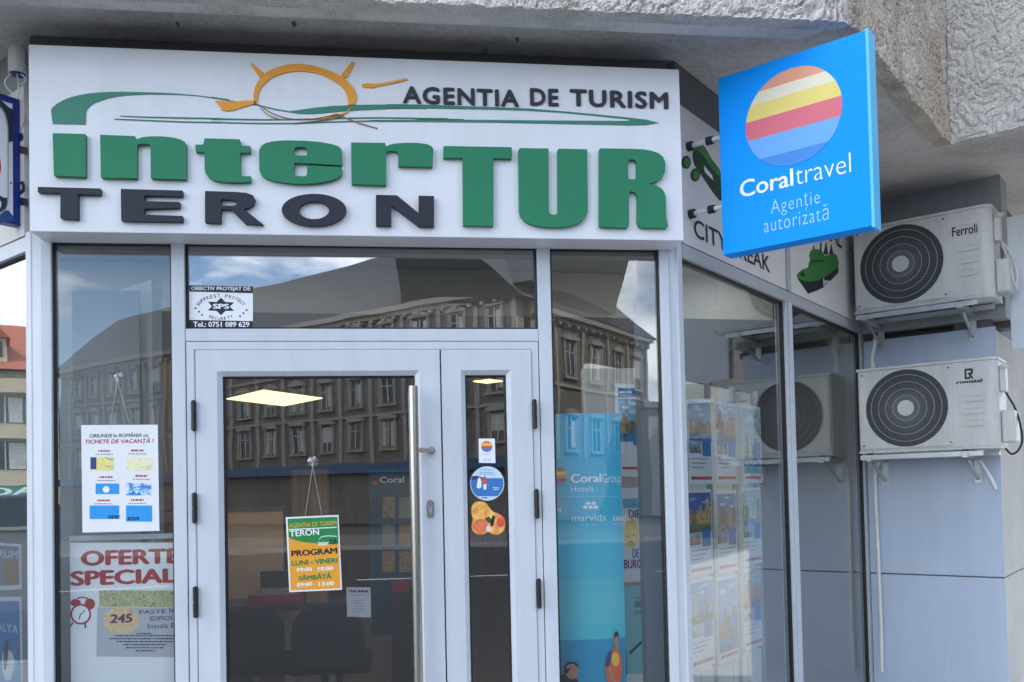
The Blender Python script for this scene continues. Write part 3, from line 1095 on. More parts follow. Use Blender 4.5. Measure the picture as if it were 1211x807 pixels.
b.shape(RW, [loc(RW, P8([(188, 560), (240, 575), (310, 592), (380, 580), (430, 558), (520, 500), (578, 452), (578, 505), (510, 575), (430, 650), (360, 682), (290, 706), (262, 665), (230, 620)]), O5)], .004, O5, M_BLACKINK)
b.shape(RW, [loc(RW, P8(smooth([(185, 545), (200, 505), (250, 470), (292, 455), (300, 410), (312, 378), (303, 345), (318, 295), (350, 282), (400, 285), (430, 310), (445, 345), (500, 330), (548, 325), (570, 370), (577, 450), (500, 510), (425, 560), (320, 592), (235, 580)], 2)), O5 + .001)], .004, O5 + .001, M_GRN)
for pl in ([(462, 212), (440, 332), (480, 332)], [(514, 238), (494, 328), (530, 326)]):
    b.shape(RW, [loc(RW, P8(pl), O5 + .002)], .004, O5 + .002, M_GRNDK)
for pl in ([(410, 212), (417, 212), (417, 300), (405, 300)], [(342, 245), (348, 245), (350, 290), (340, 290)]):
    b.shape(RW, [loc(RW, P8(pl), O5 + .002)], .004, O5 + .002, M_GRNDK)
b.shape(RW, [loc(RW, P8([(310, 400), (340, 380), (440, 392), (450, 405), (340, 398), (312, 418)]), O5 + .002)], .004, O5 + .002, M_GRNDK)
b.shape(RW, [loc(RW, P8(ell(238, 522, 22, 20, 16)), O5 + .002)], .004, O5 + .002, M_GRNDK)
b.text(RW, 'Intertur', (RW.px(*P8([(430, 635)])[0], O5)[0], RW.px(*P8([(430, 560)])[0], O5)[1], RW.px(*P8([(562, 530)])[0], O5)[0], RW.px(*P8([(430, 632)])[0], O5)[1]), O5 + .003, M_PAPER, bold=.02, px=False, shear=.2, rotate=.17)
lz0 = RW.px(*P8([(540, 232)])[0], O5)[1]
b.text(RW, 'LITORAL', (1.62, lz0 + .12, RW.px(*P8([(612, 250)])[0], O5)[0], lz0), O5, M_BLACKINK, bold=.012, px=False)
tag(b.build('fascia_board', origin=RW.pt(2.1, 2.64, 0)), 'white board with a green ship above the farther side window', 'sign board', GR_F)
# left wall board, mostly hidden
b = MB()
b.obox(LW, -1.35, -.04, 2.642, 3.288, -.018, .004, M_CREAM)
NV = mat('print_navy', (.015, .02, .05), .5)
M_BRN = mat('print_dark_brown', (.05, .035, .03), .5)


def P5(p):
    return Z(0, 100, 4.03, p)


def lw(l):
    return loc(LW, P5(l), .006)


b.shape(LW, [lw(ell(98, 250, 12, 20, 16))], .004, .006, NV)
b.shape(LW, [lw([(60, 285), (131, 300), (131, 335), (60, 322)])], .004, .006, M_BRN)
b.shape(LW, [lw([(92, 470), (108, 460), (118, 480), (116, 510), (100, 525), (90, 512), (104, 500), (106, 482)])], .004, .007, NV)
b.shape(LW, [lw([(60, 530), (131, 545), (131, 580), (60, 570)])], .004, .006, NV)
c = smooth([(70, 300), (85, 250), (105, 200), (118, 165), (124, 130)], 4, False)
b.shape(LW, [lw(c + [(x + 3, y) for x, y in c[::-1]])], .004, .006, M_GREYPANEL)
tag(b.build('fascia_board', origin=LW.pt(-.6, 2.64, 0)), 'white board with navy and brown drawing above the left side window', 'sign board', GR_F)

# blue-edged sign at the far left, square to the left window wall
M_DKBLUE = mat('dark_blue_sign_edge', lin((14, 40, 130)), .4, var=.05)
M_DKBLUE2 = mat('blue_print', lin((30, 70, 140)), .45, var=.2, scale=9)
M_RED = ink('red', (190, 40, 50))
b = MB()
aR, zR0 = LB.px(24, 267)
_, zR1 = LB.px(20, 117)
b.obox(LB, aR - .62, aR, zR0, zR1, -.05, 0, M_DKBLUE)
b.obox(LB, aR - .60, aR - .03, zR0 + .035, zR1 - .03, 0, .003, M_PAPER)


def lb(l, o=.003):
    return loc(LB, P5(l), o)


XL = aR - .585


def lpx(pts, o):
    return [(max(XL, a), z) for a, z in loc(LB, P5(pts), o)]


b.shape(LB, [lpx([(-300, -40), (0, 72), (15, 84), (40, 108), (62, 120), (62, 270), (40, 277), (-300, 200)], .0045)], .003, .0045, NV)
b.shape(LB, [lpx([(-300, 640), (0, 606), (40, 600), (62, 628), (70, 650), (0, 660), (-300, 700)], .0045)], .003, .0045, M_DKBLUE2)
edge = smooth([(-40, 82), (0, 104), (20, 128), (33, 165), (40, 215), (41, 300), (41, 520), (38, 565), (28, 596), (8, 618), (-40, 640)], 3, False)
b.shape(LB, [lpx([(-300, 10)] + edge + [(-300, 700)], .006)], .003, .006, M_GREYPANEL)
b.shape(LB, [lpx([(-300, 24)] + [(x - 5, y + (6 if y < 300 else -6)) for x, y in edge] + [(-300, 690)], .0075)], .006, .0075, M_PAPER)
b.shape(LB, [lpx(ell(-9, 392, 14, 46, 24), .009)], .0075, .009, M_RED)
b.shape(LB, [lpx([(-200, 500), (0, 530), (20, 540), (34, 540), (33, 570), (24, 592), (6, 608), (-200, 640)], .009)], .0075, .009, NV)
b.shape(LB, [lpx(ell(-1, 572, 7, 17, 18), .0105)], .009, .0105, M_PAPER)
b.shape(LB, [lpx(ell(53, 470, 3.5, 6, 12), .005)], .003, .005, NV)
lsg = b.build('projecting_sign', origin=LB.pt(aR - .3, zR0, 0))
tag(lsg, 'dark blue edged sign with a white rounded panel left of the white sign', 'sign')

# ------------------------------------------------------------------ camera under the overhang at the left
cam_at = np.array(F.px(21, 78, -.03))
c0 = F.pt(cam_at[0], cam_at[1], -.03)
cc = thing('security_camera', (c0.x, c0.y, ZS + .04), 'small pale cylindrical security camera with loose cables under the overhang', 'security camera')
q = MB()
zt_, zb_ = F.px(21, 60, -.03)[1], F.px(21, 88, -.03)[1]
q.tube([(c0.x, c0.y, zt_ + .012), (c0.x, c0.y, zt_), (c0.x, c0.y, zb_)], [.026, .036, .036], M_ACWHITE, 20)
q.tube([(c0.x, c0.y, (zt_ + zb_) / 2), (-.02, c0.y, (zt_ + zb_) / 2)], .012, M_BEAM, 10)
q.build('housing', cc, origin=cc.location)
q = MB()
q.tube([(c0.x, c0.y, zb_ + .001), (c0.x, c0.y, zb_ - .004)], [.031, .029], M_DKBLUE, 20)
q.build('lens', cc, origin=cc.location)
for dx, ln, sw in ((-.02, .085, -.035), (.0, .11, .008), (.012, .05, .03)):
    q = MB()
    q.tube(smooth3 := [Vector((c0.x + dx + sw * math.sin(t * PI) * .8, c0.y - .01, zb_ - t * ln)) for t in [i / 8 for i in range(9)]], .0028, M_PIPE, 6)
    q.build('cable', cc, origin=cc.location)

# ------------------------------------------------------------------ air conditioners


def ac_unit(z0, z1, cu, ru, label, brand):
    h = z1 - z0
    a0, a1, o0, o1 = .058, .885, .055, .357
    root = thing('air_conditioner', AW.pt(.45, z0, .2), label, 'air conditioner', 'outdoor units on the pier')
    R0 = root.location
    q = MB()                                         # casing with a rounded front right edge
    r = .055
    prof = [(a0, o0), (a0, o1 - .012), (a0 + .012, o1)]
    prof += [(a1 - r + r * math.sin(t), o1 - r + r * math.cos(t)) for t in [PI / 2 * i / 8 for i in range(9)]]
    prof += [(a1, o0)]
    n = len(prof)
    vs = [AW.pt(a, z, o) for z in (z0 + .016, z1 - .018) for a, o in prof]
    q.add(vs, [(i, (i + 1) % n, n + (i + 1) % n, n + i) for i in range(n)] + [tuple(range(n)), tuple(range(n, 2 * n))], M_ACWHITE)
    for zz, ex, dz in ((z1 - .018, .006, .018), (z0, .003, .016)):      # lid and base tray
        pr2 = [(a0 - ex, o0 - ex), (a0 - ex, o1 + ex), (a1 - r + ex, o1 + ex)] + [(a1 - r + (r + ex) * math.sin(t), o1 - r + (r + ex) * math.cos(t)) for t in [PI / 2 * i / 6 for i in range(1, 7)]] + [(a1 + ex, o0 - ex)]
        m_ = len(pr2)
        vs = [AW.pt(a, z, o) for z in (zz, zz + dz) for a, o in pr2]
        q.add(vs, [(i, (i + 1) % m_, m_ + (i + 1) % m_, m_ + i) for i in range(m_)] + [tuple(range(m_)), tuple(range(m_, 2 * m_))], M_ACWHITE)
    q.build('casing', root, origin=R0, bevel=.003)
    ca, cz = AW.px(*cu, o1)
    R = .5 * (AW.px(cu[0] + ru, cu[1], o1)[0] - AW.px(cu[0] - ru, cu[1], o1)[0])
    # square fan panel with rounded corners and a round opening
    pa0, pa1, pz0, pz1 = a0 + .012, ca + R + .018, z0 + .030, z1 - .026
    rc = []
    rd = .03
    for cx, cy, t0 in ((pa1 - rd, pz1 - rd, 0), (pa0 + rd, pz1 - rd, 90), (pa0 + rd, pz0 + rd, 180), (pa1 - rd, pz0 + rd, 270)):
        rc += [(cx + rd * math.cos(math.radians(t0 + i * 18)), cy + rd * math.sin(math.radians(t0 + i * 18))) for i in range(6)]
    R = min(R, (pz1 - pz0) / 2 - .004, ca - pa0 - .004)
    cz = (pz0 + pz1) / 2
    q = MB()
    q.shape(AW, [rc, [(ca + R * math.cos(2 * PI * k / 64), cz + R * math.sin(2 * PI * k / 64)) for k in range(64)]], o1 + .0005, o1 + .009, M_ACWHITE)
    for sa, sz in ((pa0 + .02, pz0 + .02), (pa1 - .02, pz0 + .02), (pa0 + .02, pz1 - .02), (pa1 - .02, pz1 - .02)):
        q.disc(AW, sa, sz, .006, o1 + .009, o1 + .0105, M_WIREDK, 12)
    q.build('fan_panel', root, origin=R0, bevel=.002)
    q = MB()                                         # dark opening with blades behind the guard
    q.disc(AW, ca, cz, R, o1 + .0005, o1 + .001, M_ACCAVITY, 64)
    for kk in range(3):
        t = kk * 2 * PI / 3 + .5
        bl = [(ca + rr_ * math.cos(t + tt), cz + rr_ * math.sin(t + tt)) for rr_, tt in ((.05, 0), (R * .9, -.1), (R * .93, .5), (R * .6, .75), (.05, .7))]
        q.shape(AW, [bl], o1 + .001, o1 + .003, M_BLACKPL)
    q.build('fan', root, origin=R0)
    q = MB()
    for i in range(16):
        rr_ = R * (.30 + .70 * i / 15.5)
        q.ring(AW, ca, cz, rr_, .0016, o1 + .006, M_WIREDK, 56, .0016)
    for fr in (.32, .50, .68, .86):
        q.ring(AW, ca, cz, R * fr, .0024, o1 + .009, M_RING, 64, .003)
    nw = 96
    for i in range(nw):
        t = 2 * PI * i / nw
        pts = []
        for j in range(7):
            f = j / 6
            rr_ = R * (.22 + .78 * f)
            tt = t + .55 * f * f
            pts.append((ca + rr_ * math.cos(tt), cz + rr_ * math.sin(tt), rr_, tt))
        wv = .0010
        vs = []
        for a, z, rr_, tt in pts:
            nx, ny = -math.sin(tt) * wv, math.cos(tt) * wv
            vs += [AW.pt(a - nx, z - ny, o1 + .011), AW.pt(a + nx, z + ny, o1 + .011)]
        q.add(vs, [(2 * j, 2 * j + 1, 2 * j + 3, 2 * j + 2) for j in range(6)], M_WIRE)
    q.disc(AW, ca, cz, R * .205, o1 + .010, o1 + .016, M_ACWHITE, 40)
    q.build('fan_guard', root, origin=R0)
    # right side of the front: three moulded grips
    for i in range(3):
        q = MB()
        gz = z0 + h * (.555 - .135 * i)
        ga0, ga1 = pa1 + .06, pa1 + .175
        rc2 = []
        rd = .010
        for cx, cy, t0 in ((ga1 - rd, gz + .004, 0), (ga0 + rd, gz + .004, 90), (ga0 + rd, gz - .006, 180), (ga1 - rd, gz - .006, 270)):
            rc2 += [(cx + rd * math.cos(math.radians(t0 + i2 * 22.5)), cy + rd * math.sin(math.radians(t0 + i2 * 22.5))) for i2 in range(5)]
        q.shape(AW, [rc2], o1 + .0005, o1 + .008, M_ACWHITE)
        q.obox(AW, ga0 + .006, ga1 - .006, gz + .0145, gz + .017, o1 + .0005, o1 + .002, M_GREYPANEL)
        q.build('louvre', root, origin=R0, bevel=.002)
    q = MB()                                         # side cover with valves
    q.obox(AW, a1 + .001, a1 + .075, z0 + .035, z0 + h * .42, .09, .27, M_ACWHITE)
    q.build('valve_cover', root, origin=R0, bevel=.012)
    q = MB()
    q.obox(AW, a1 + .001, a1 + .035, z0 + h * .62, z1 - .05, .19, .28, M_ACWHITE)
    q.tube([AW.pt(a1 + .02, z1 - .06, .30), AW.pt(a1 + .05, z1 - .06, .26)], .012, M_ACWHITE, 10)
    q.build('grip_cover', root, origin=R0, bevel=.006)
    q = MB()
    if brand == 'Ferroli':
        q.text(AW, 'Ferroli', (1126, 269.3, 1156.5, 280.7), o1 + .0015, M_BLACKINK, bold=.02)
        c_ = smooth([AW.px(1133, 267.8, o1), AW.px(1139, 265.3, o1), AW.px(1146, 266.3, o1)], 5, False)
        q.shape(AW, [c_ + [(a, z - .003) for a, z in c_[::-1]]], o1 + .0005, o1 + .0015, M_GREYPANEL)
    else:
        q.text(AW, 'romstal', (1131, 450.3, 1162, 454.5), o1 + .0015, M_BLACKINK, bold=.05)
        x0_, zz1 = AW.px(1140.5, 436.5, o1)
        x1_, zz0 = AW.px(1151.5, 448, o1)
        u_, v_ = (x1_ - x0_), (zz1 - zz0)
        q.shape(AW, [[(x0_ + u_ * s_, zz0 + v_ * t_) for s_, t_ in ((0, .05), (.1, 0), (.62, 0), (.62, .2), (.8, 0), (1, 0), (.75, .38), (.95, .5), (.95, .9), (.85, 1), (.1, 1), (0, .92))],
                     [(x0_ + u_ * s_, zz0 + v_ * t_) for s_, t_ in ((.22, .2), (.5, .2), (.5, .42), (.32, .5), (.32, .6), (.7, .6), (.7, .8), (.22, .8))]], o1 + .0005, o1 + .0015, M_BLACKINK)
    q.build('lettering', root, origin=R0)
    return root, a0, a1, o1


ACU = (2.650, 3.226)
ACL = (1.7165, 2.281)
ac_unit(*ACU, (1065.5, 313), 51, 'white outdoor air conditioner lettered Ferroli, upper one under the overhang', 'Ferroli')
ac_unit(*ACL, (1071.8, 483), 50.5, 'white outdoor air conditioner with square logo, lower one on the blue-grey pier', 'romstal')


def bracket(z, label):
    root = thing('wall_bracket', AW.pt(.45, z - .1, 0), label, 'bracket', 'steel brackets under the outdoor units')
    R0 = root.location
    for s_ in (.125, .700):
        q = MB()
        q.obox(AW, s_ - .018, s_ + .018, z - .040, z - .006, .0, .40, M_GALV)
        q.tube([AW.pt(s_, z - .17, .02), AW.pt(s_, z - .05, .30)], .010, M_GALV, 8)
        q.obox(AW, s_ - .022, s_ + .022, z - .20, z + .03, .001, .006, M_GALV)
        q.build('arm', root, origin=R0, bevel=.002)
    q = MB()
    q.obox(AW, .07, .80, z - .0055, z + .0, .335, .385, M_GALV)
    q.obox(AW, .07, .80, z - .030, z - .0055, .379, .385, M_GALV)
    q.build('rail', root, origin=R0)
    q = MB()
    q.obox(AW, .10, .85, z - .026, z - .0005, .10, .145, M_GALV)
    q.build('rail', root, origin=R0)
    for s_ in (.125, .700):
        for o in (.12, .35):
            q = MB()
            q.tube([AW.pt(s_, z - .0, o), AW.pt(s_, z + .012, o)], .016, M_BLACKPL, 10)
            q.build('rubber_foot', root, origin=R0)
    return root


bracket(ACU[0] - .012, 'galvanised steel bracket carrying the upper outdoor unit')
bracket(ACL[0] - .012, 'galvanised steel bracket carrying the lower outdoor unit')
# pipes and cables
M_CABLE = mat('black_cable', (.012, .012, .014), .5)
M_CABLEW = mat('white_cable', (.6, .6, .57), .5)
q = MB()
pp = [(1041, 545), (1036, 553), (1035, 568), (1036, 600), (1038, 640), (1040, 690), (1042, 740), (1043, 795)]
q.tube([AW.pt(*AW.px(*u, .03), .03) for u in pp], .0125, M_PIPE, 12)
tag(q.build('drain_pipe', origin=AW.pt(.1, .5, .03)), 'thin white condensate pipe running down the corner from the lower outdoor unit', 'pipe')
q = MB()
q.tube([AW.pt(*AW.px(*u, .12), .12) for u in ((1159, 545), (1166, 556), (1172, 566), (1178, 579))], .011, M_PIPE, 10)
tag(q.build('pipe_stub', origin=AW.pt(.78, 1.55, .12)), 'short slanting pipe end hanging under the right of the lower outdoor unit', 'pipe')
q = MB()
q.tube([AW.pt(*AW.px(*u, .10), .10) for u in ((1036, 398), (1034, 410), (1031, 424), (1032, 436))], .016, M_PIPE, 10)
tag(q.build('pipe_stub', origin=AW.pt(.1, 2.35, .1)), 'grey pipe elbow between the two outdoor units', 'pipe')
q = MB()
pc = smooth([(1186, 458), (1193, 470), (1200, 482), (1206, 500), (1209, 520), (1204, 533), (1196, 537), (1189, 530)], 4, False)
q.tube([AW.pt(*AW.px(*u, .16), .16) for u in pc], .0065, M_CABLE, 8)
tag(q.build('cable', origin=AW.pt(.95, 1.8, .16)), 'black cable looping beside the lower outdoor unit', 'cable')
for i, pts in enumerate(([(1179, 280), (1188, 296), (1194, 312), (1198, 330), (1203, 342)], [(1180, 282), (1190, 292), (1199, 308), (1203, 325), (1202, 340)])):
    q = MB()
    q.tube([AW.pt(*AW.px(*u, .18), .18) for u in smooth(pts, 4, False)], .007, M_CABLEW, 8)
    tag(q.build('cable', origin=AW.pt(.95, 2.8, .18)), ('white cable hanging beside the upper outdoor unit, inner of two', 'white cable hanging beside the upper outdoor unit, outer of two')[i], 'cable', 'white cables beside the upper outdoor unit')

# ------------------------------------------------------------------ notices on the entrance glass
OG = -.0285                                           # just in front of the entrance glass


def sheet(p, uv, o, th, mt, mb=None):
    """a sheet through four photograph corners (TL, TR, BR, BL) of thickness th"""
    mb = mb or MB()
    mb.shape(p, [loc(p, uv, o + th)], o, o + th, mt)
    return mb


K = ink('black', (24, 26, 34))
WH = ink('paper_white', (236, 240, 244))
RD = ink('dark_red', (165, 38, 48))
GREYT = ink('grey_text', (120, 125, 135))


def lines(mb, p, rows, o, mt, h=1.0):
    """rows of print too small to read: broken dark strokes"""
    rnd = random.Random(int(rows[0][0] * 7 + rows[0][2]))
    for u0, u1, v in rows:
        u = u0
        while u < u1:
            w_ = rnd.uniform(1.2, 4.2)
            x1 = min(u + w_, u1)
            mb.shape(p, [loc(p, [(u, v - h / 2), (x1, v - h / 2), (x1, v + h / 2), (u, v + h / 2)], o)], o, o, mt)
            u = x1 + rnd.uniform(.6, 1.2)


def sq(p, u0, v0, u1, v1, o):
    return [loc(p, [(u0, v0), (u1, v0), (u1, v1), (u0, v1)], o)]


# security sticker
b = sheet(F, [(223.5, 339), (299, 340), (299, 388), (224, 387.5)], OG, .0008, WH)
o = OG + .0012
b.shape(F, [loc(F, [(223.8, 337.5), (299, 339), (299, 347), (223.8, 345)], o)], o, o, K)
b.shape(F, [loc(F, [(224, 378.5), (299, 380), (299, 388), (224, 387.4)], o)], o, o, K)
o2 = o + .0005
b.text(F, 'OBIECTIV PROTEJAT DE:', (226, 339, 297, 344.6), o2, WH, bold=.02)
b.text(F, 'Tel.: 0751 089 629', (228.5, 380.6, 295, 386.8), o2, WH, bold=.03)
SX = lambda x, y: (215 + x / 12.41, 330 + y / 12.41)
st = [SX(*q_) for q_ in ((575, 275), (640, 340), (768, 345), (705, 408), (770, 470), (640, 470), (575, 535), (510, 470), (382, 465), (440, 405), (385, 335), (510, 340))]
b.shape(F, [loc(F, st, o)], o, o, K)
b.text(F, 'SPS', (*SX(455, 365), *SX(697, 440)), o2, WH, bold=.05)


def arc_text(mb, p, s_, cx, cy, rx, ry, t0, t1, hgt, wch, o, mt, inward=False):
    n_ = len(s_)
    for i, ch in enumerate(s_):
        if ch == ' ':
            continue
        t = math.radians(t0 + (t1 - t0) * (i + .5) / n_)
        u, v = cx + rx * math.cos(t), cy - ry * math.sin(t)
        a, z = p.px(u, v, o)
        s0 = (p.px(u + 1, v, o)[0] - a)
        ang = math.atan2(ry * math.cos(t), -rx * math.sin(t))
        if not inward:
            ang += PI
        wv, hv = wch * s0, hgt * s0
        ax, az = a - wv / 2 * math.cos(ang) + hv / 2 * math.sin(ang), z - wv / 2 * math.sin(ang) - hv / 2 * math.cos(ang)
        mb.text(p, ch, (ax, az + hv, ax + wv * (.45 if ch == 'I' else 1), az), o, mt, bold=.01, px=False, rotate=ang)


arc_text(b, F, 'SOFPREST PROTECT', 261, 365.5, 28.5, 15.5, 164, 16, 4.2, 3.0, o, K)
arc_text(b, F, 'SECURITY', 261, 362.5, 23, 14.5, 232, 308, 3.6, 2.9, o, K, True)
for x, y in ((203, 430), (253, 482), (298, 530), (855, 548), (905, 502), (952, 458)):
    b.shape(F, [loc(F, [SX(x + 16 * math.cos(t), y + 16 * math.sin(t)) for t in [PI / 3 * i for i in range(6)]], o)], o, o, K)
tag(b.build('security_sticker', origin=F.pt(.68, 2.24, OG)), 'white and black security company sticker with a six-pointed star on the fanlight', 'sticker')

# holiday voucher notice hanging from a suction cup
TP = [(96, 503), (186.5, 502.5), (188.5, 628), (97.5, 630)]
ORG = F.pt(.3, 1.35, OG)
b = sheet(F, TP, OG, .0012, M_PAPER)
o = OG + .0018
b.text(F, 'ORIUNDE în ROMÂNIA cu', (106, 512.3, 175, 517.8), o, ink('green_text', (30, 90, 70)), bold=.02, shear=.15)
b.text(F, 'TICHETE DE VACANȚĂ !', (100.5, 518.6, 182, 526.5), o, RD, bold=.02, shear=.2)
for (u0, v0, u1, v1, mt) in ((106.5, 540.5, 135, 556.5, photo_mat('print_card_yellow', [(30, 90, 160), (235, 225, 140), (225, 215, 110), (240, 236, 200)], 26)),
                             (150, 541, 180, 556.5, photo_mat('print_card_cream', [(205, 205, 150), (235, 232, 190), (226, 226, 200)], 20)),
                             (113, 572, 141, 584.5, ink('card_blue', (40, 150, 225))), (149, 571.5, 179, 586, photo_mat('print_card_blue', [(30, 90, 170), (60, 150, 220), (235, 240, 245), (40, 110, 190)], 22)),
                             (106, 598, 141, 614, ink('card_blue', (40, 150, 225))), (149, 598, 180, 617, ink('card_blue', (40, 150, 225)))):
    b.shape(F, sq(F, u0, v0, u1, v1, o), o, o, mt)
b.shape(F, sq(F, 107, 541, 114, 555, o + .0004), o + .0004, o + .0004, ink('card_navy', (24, 64, 130)))
b.shape(F, [loc(F, ell(125.5, 579, 4, 4, 16), o + .0004)], o + .0004, o + .0004, WH)
for u, v in ((128, 610.5), (151, 612.5)):
    lines(b, F, [(u, u + 14, v), (u, u + 13, v + 2)], o + .0004, K, 1.6)
for u, v in ((116, 533.5), (155, 533), (118, 564.5), (160, 563), (115, 592), (155, 591.5)):
    lines(b, F, [(u, u + 15, v)], o, RD, 2)
    lines(b, F, [(u - 3, u + 18, v + 4)], o, GREYT, 1.0)
notice = b.build('hanging_notice', origin=ORG)
tag(notice, 'white notice about holiday vouchers hanging on the tall left window', 'notice')


def cup(par, u, v, ends, org):
    q_ = MB()
    a, z = F.px(u, v, OG)
    for r0, r1, d0, d1 in ((.024, .016, .0, .006), (.016, .006, .006, .012)):
        q_.tube([F.pt(a, z, OG + d0), F.pt(a, z, OG + d1)], [r0, r1], MATS['clear_plastic'], 20)
    q_.tube([F.pt(a, z, OG + .010), F.pt(a, z - .004, OG + .016), F.pt(a, z - .022, OG + .016)], .004, MATS['clear_plastic'], 8)
    q_.build('suction_cup', par, origin=org)
    q_ = MB()
    for e_ in ends:
        q_.tube([F.pt(a, z - .02, OG + .012), F.pt(*F.px(*e_, OG), OG + .004)], .0011, MATS['string'], 5)
    q_.build('string', par, origin=org)


clear_plastic()
mat('string', (.45, .43, .38), .8)
cup(notice, 140, 446, [(130, 503.5), (154, 503.2)], ORG)

# opening hours sign, slightly tilted
PRG = [(341.5, 612), (400, 609.5), (404.5, 697), (345, 700.5)]
ORG2 = F.pt(1.08, 1.08, OG)


def PG(x, y):
    return (335 + x / 4.747, 535 + y / 4.747)


pg = [PG(14, 365), PG(310, 352), PG(330, 772), PG(34, 786)]
b = sheet(F, pg, OG, .003, M_PAPER)
o = OG + .0036
GRP = ink('sign_green_p', (32, 128, 66))
ORP = ink('sign_orange_p', (226, 158, 44))
GLD = ink('sign_gold_p', (188, 170, 60))
b.shape(F, [loc(F, [PG(24, 374), PG(304, 362), PG(322, 764), PG(42, 776)], o)], o, o, ORP)
gsh = [(24, 374), (304, 362), (310, 512), (270, 516), (200, 512), (140, 508), (90, 500), (50, 488), (30, 478)]
b.shape(F, [loc(F, [PG(*q_) for q_ in gsh], o + .0004)], o + .0004, o + .0004, GRP)
o += .0008


def ptxt(s_, x0, x1, y0, y1, mt, bold=.03):
    # the sign hangs turned by about two and a half degrees
    a0, z0 = F.px(*PG(x0, y1), o)
    a1, _ = F.px(*PG(x1, y1), o)
    z1 = F.px(*PG(x0, y0), o)[1]
    b.text(F, s_, (a0, z1, a1, z0), o, mt, bold=bold, px=False, rotate=math.radians(2.3))


ptxt('AGENTIA DE TURISM', 32, 300, 400, 426, GLD)
ptxt('TERON', 36, 202, 440, 475, WH, .02)
ptxt('PROGRAM', 46, 304, 552, 586, K, .04)
ptxt('LUNI - VINERI', 48, 306, 610, 638, GRP, .04)
ptxt('09:00', 76, 162, 650, 672, WH)
ptxt('18:00', 196, 282, 645, 667, WH)
ptxt('SÂMBĂTĂ', 86, 272, 686, 722, GRP, .04)
ptxt('09:00', 78, 164, 735, 757, WH)
ptxt('13:00', 200, 286, 730, 752, WH)
ptxt('inter', 198, 256, 500, 526, WH, .03)
ptxt('TUR', 258, 302, 488, 520, K, .03)
b.shape(F, [loc(F, [PG(30, 432), PG(300, 419), PG(300, 424), PG(30, 437)], o)], o, o, WH)
cs = smooth([(200, 490), (215, 474), (250, 468), (300, 470)], 5, False)
b.shape(F, [loc(F, [PG(*q_) for q_ in cs + [(x, y + 4) for x, y in cs[::-1]]], o)], o, o, WH)
hours = b.build('opening_hours_sign', origin=ORG2)
tag(hours, 'green and orange opening hours sign hanging on a string on the wide door', 'sign')
cup(hours, 370, 546, [(361, 611), (381, 610.5)], ORG2)

# three stickers on the narrow leaf
def P7(p):
    return Z(545, 510, 6.2, p)


GS = 'stickers on the narrow door leaf'
b = sheet(F, P7([(130, 55), (249, 55), (254, 235), (133, 233)]), OG, .0008, WH)
o = OG + .0012
ca_, cz_ = F.px(*P7([(190, 113)])[0], o)
r_ = F.px(*P7([(231, 113)])[0], o)[0] - ca_
for t1, t0, mt in ((1., .55, ink('st_o', (220, 130, 60))), (.55, .1, ink('st_y', (240, 190, 70))), (.1, -.35, ink('st_r', (205, 85, 70))), (-.35, -1., ink('st_b', (60, 130, 210)))):
    q_ = [(ca_ + r_ * math.sqrt(max(0, 1 - t * t)), cz_ + r_ * t) for t in [t0 + (t1 - t0) * i / 6 for i in range(7)]]
    l = q_ + [(2 * ca_ - a, z) for a, z in q_[::-1]]
    l = [p for i, p in enumerate(l) if i == 0 or (Vector(p) - Vector(l[i - 1])).length > 1e-6]
    b.shape(F, [l], o, o, mt)
lines(b, F, [(571, 580, 537.5), (572, 580, 543), (572, 581, 544.5)], o, ink('st_pale', (150, 190, 225)), .8)
tag(b.build('door_sticker', origin=F.pt(1.8, 1.6, OG)), 'small white rectangular sticker with a striped ball on the narrow door leaf', 'sticker', GS)
b = MB()
b.shape(F, [loc(F, P7(ell(193, 384, 125, 126, 40)), OG + .0008)], OG, OG + .0008, ink('st_sky', (196, 222, 240)))
sea = [(193 + 119 * math.cos(t), 384 + 119 * math.sin(t)) for t in [math.radians(-19 + i * 71 / 8) for i in range(9)]]
sea = [(x, y) for x, y in sea] + [(193 - (x - 193), y) for x, y in sea[::-1]]
b.shape(F, [loc(F, P7(sea), o)], o, o, ink('st_sea', (56, 120, 190)))
b.shape(F, [loc(F, P7([(76, 345), (85, 330), (120, 328), (160, 342), (170, 350), (76, 358)]), o + .0003)], o + .0003, o + .0003, ink('st_navy', (28, 60, 120)))
b.shape(F, [loc(F, P7(smooth([(118, 415), (122, 370), (128, 345), (142, 345), (150, 372), (148, 415)], 3)), o + .0005)], o + .0005, o + .0005, WH)
b.shape(F, [loc(F, P7(smooth([(155, 350), (175, 332), (190, 350), (188, 385), (165, 388)], 3)), o + .0006)], o + .0006, o + .0006, ink('st_coral', (200, 88, 70)))
b.shape(F, [loc(F, P7([(165, 385), (188, 385), (186, 428), (166, 428)]), o + .0005)], o + .0005, o + .0005, WH)
lines(b, F, [(567, 585, 556), (568, 584, 559), (566, 586, 561)], o, ink('st_txt', (110, 150, 190)), .8)
lines(b, F, [(570, 577, 589)], o + .0006, K, 1.3)
lines(b, F, [(583, 590, 577), (584, 590, 579)], o + .0006, WH, .9)
tag(b.build('door_sticker', origin=F.pt(1.8, 1.48, OG)), 'round sticker with figures by a blue sea on the narrow door leaf', 'sticker', GS)
b = MB()
fr = smooth([(78, 600), (80, 555), (105, 522), (145, 516), (185, 528), (208, 560), (240, 592), (290, 612), (320, 645), (326, 690), (312, 732), (275, 757), (235, 757), (200, 740), (160, 758), (120, 757), (88, 732), (78, 690), (88, 650)], 4)
b.shape(F, [loc(F, P7(fr), OG + .0008)], OG, OG + .0008, photo_mat('print_fruit', [(240, 214, 110), (242, 196, 96), (236, 150, 84), (226, 112, 78)], 15, (1, 1, 1), 2, .3))
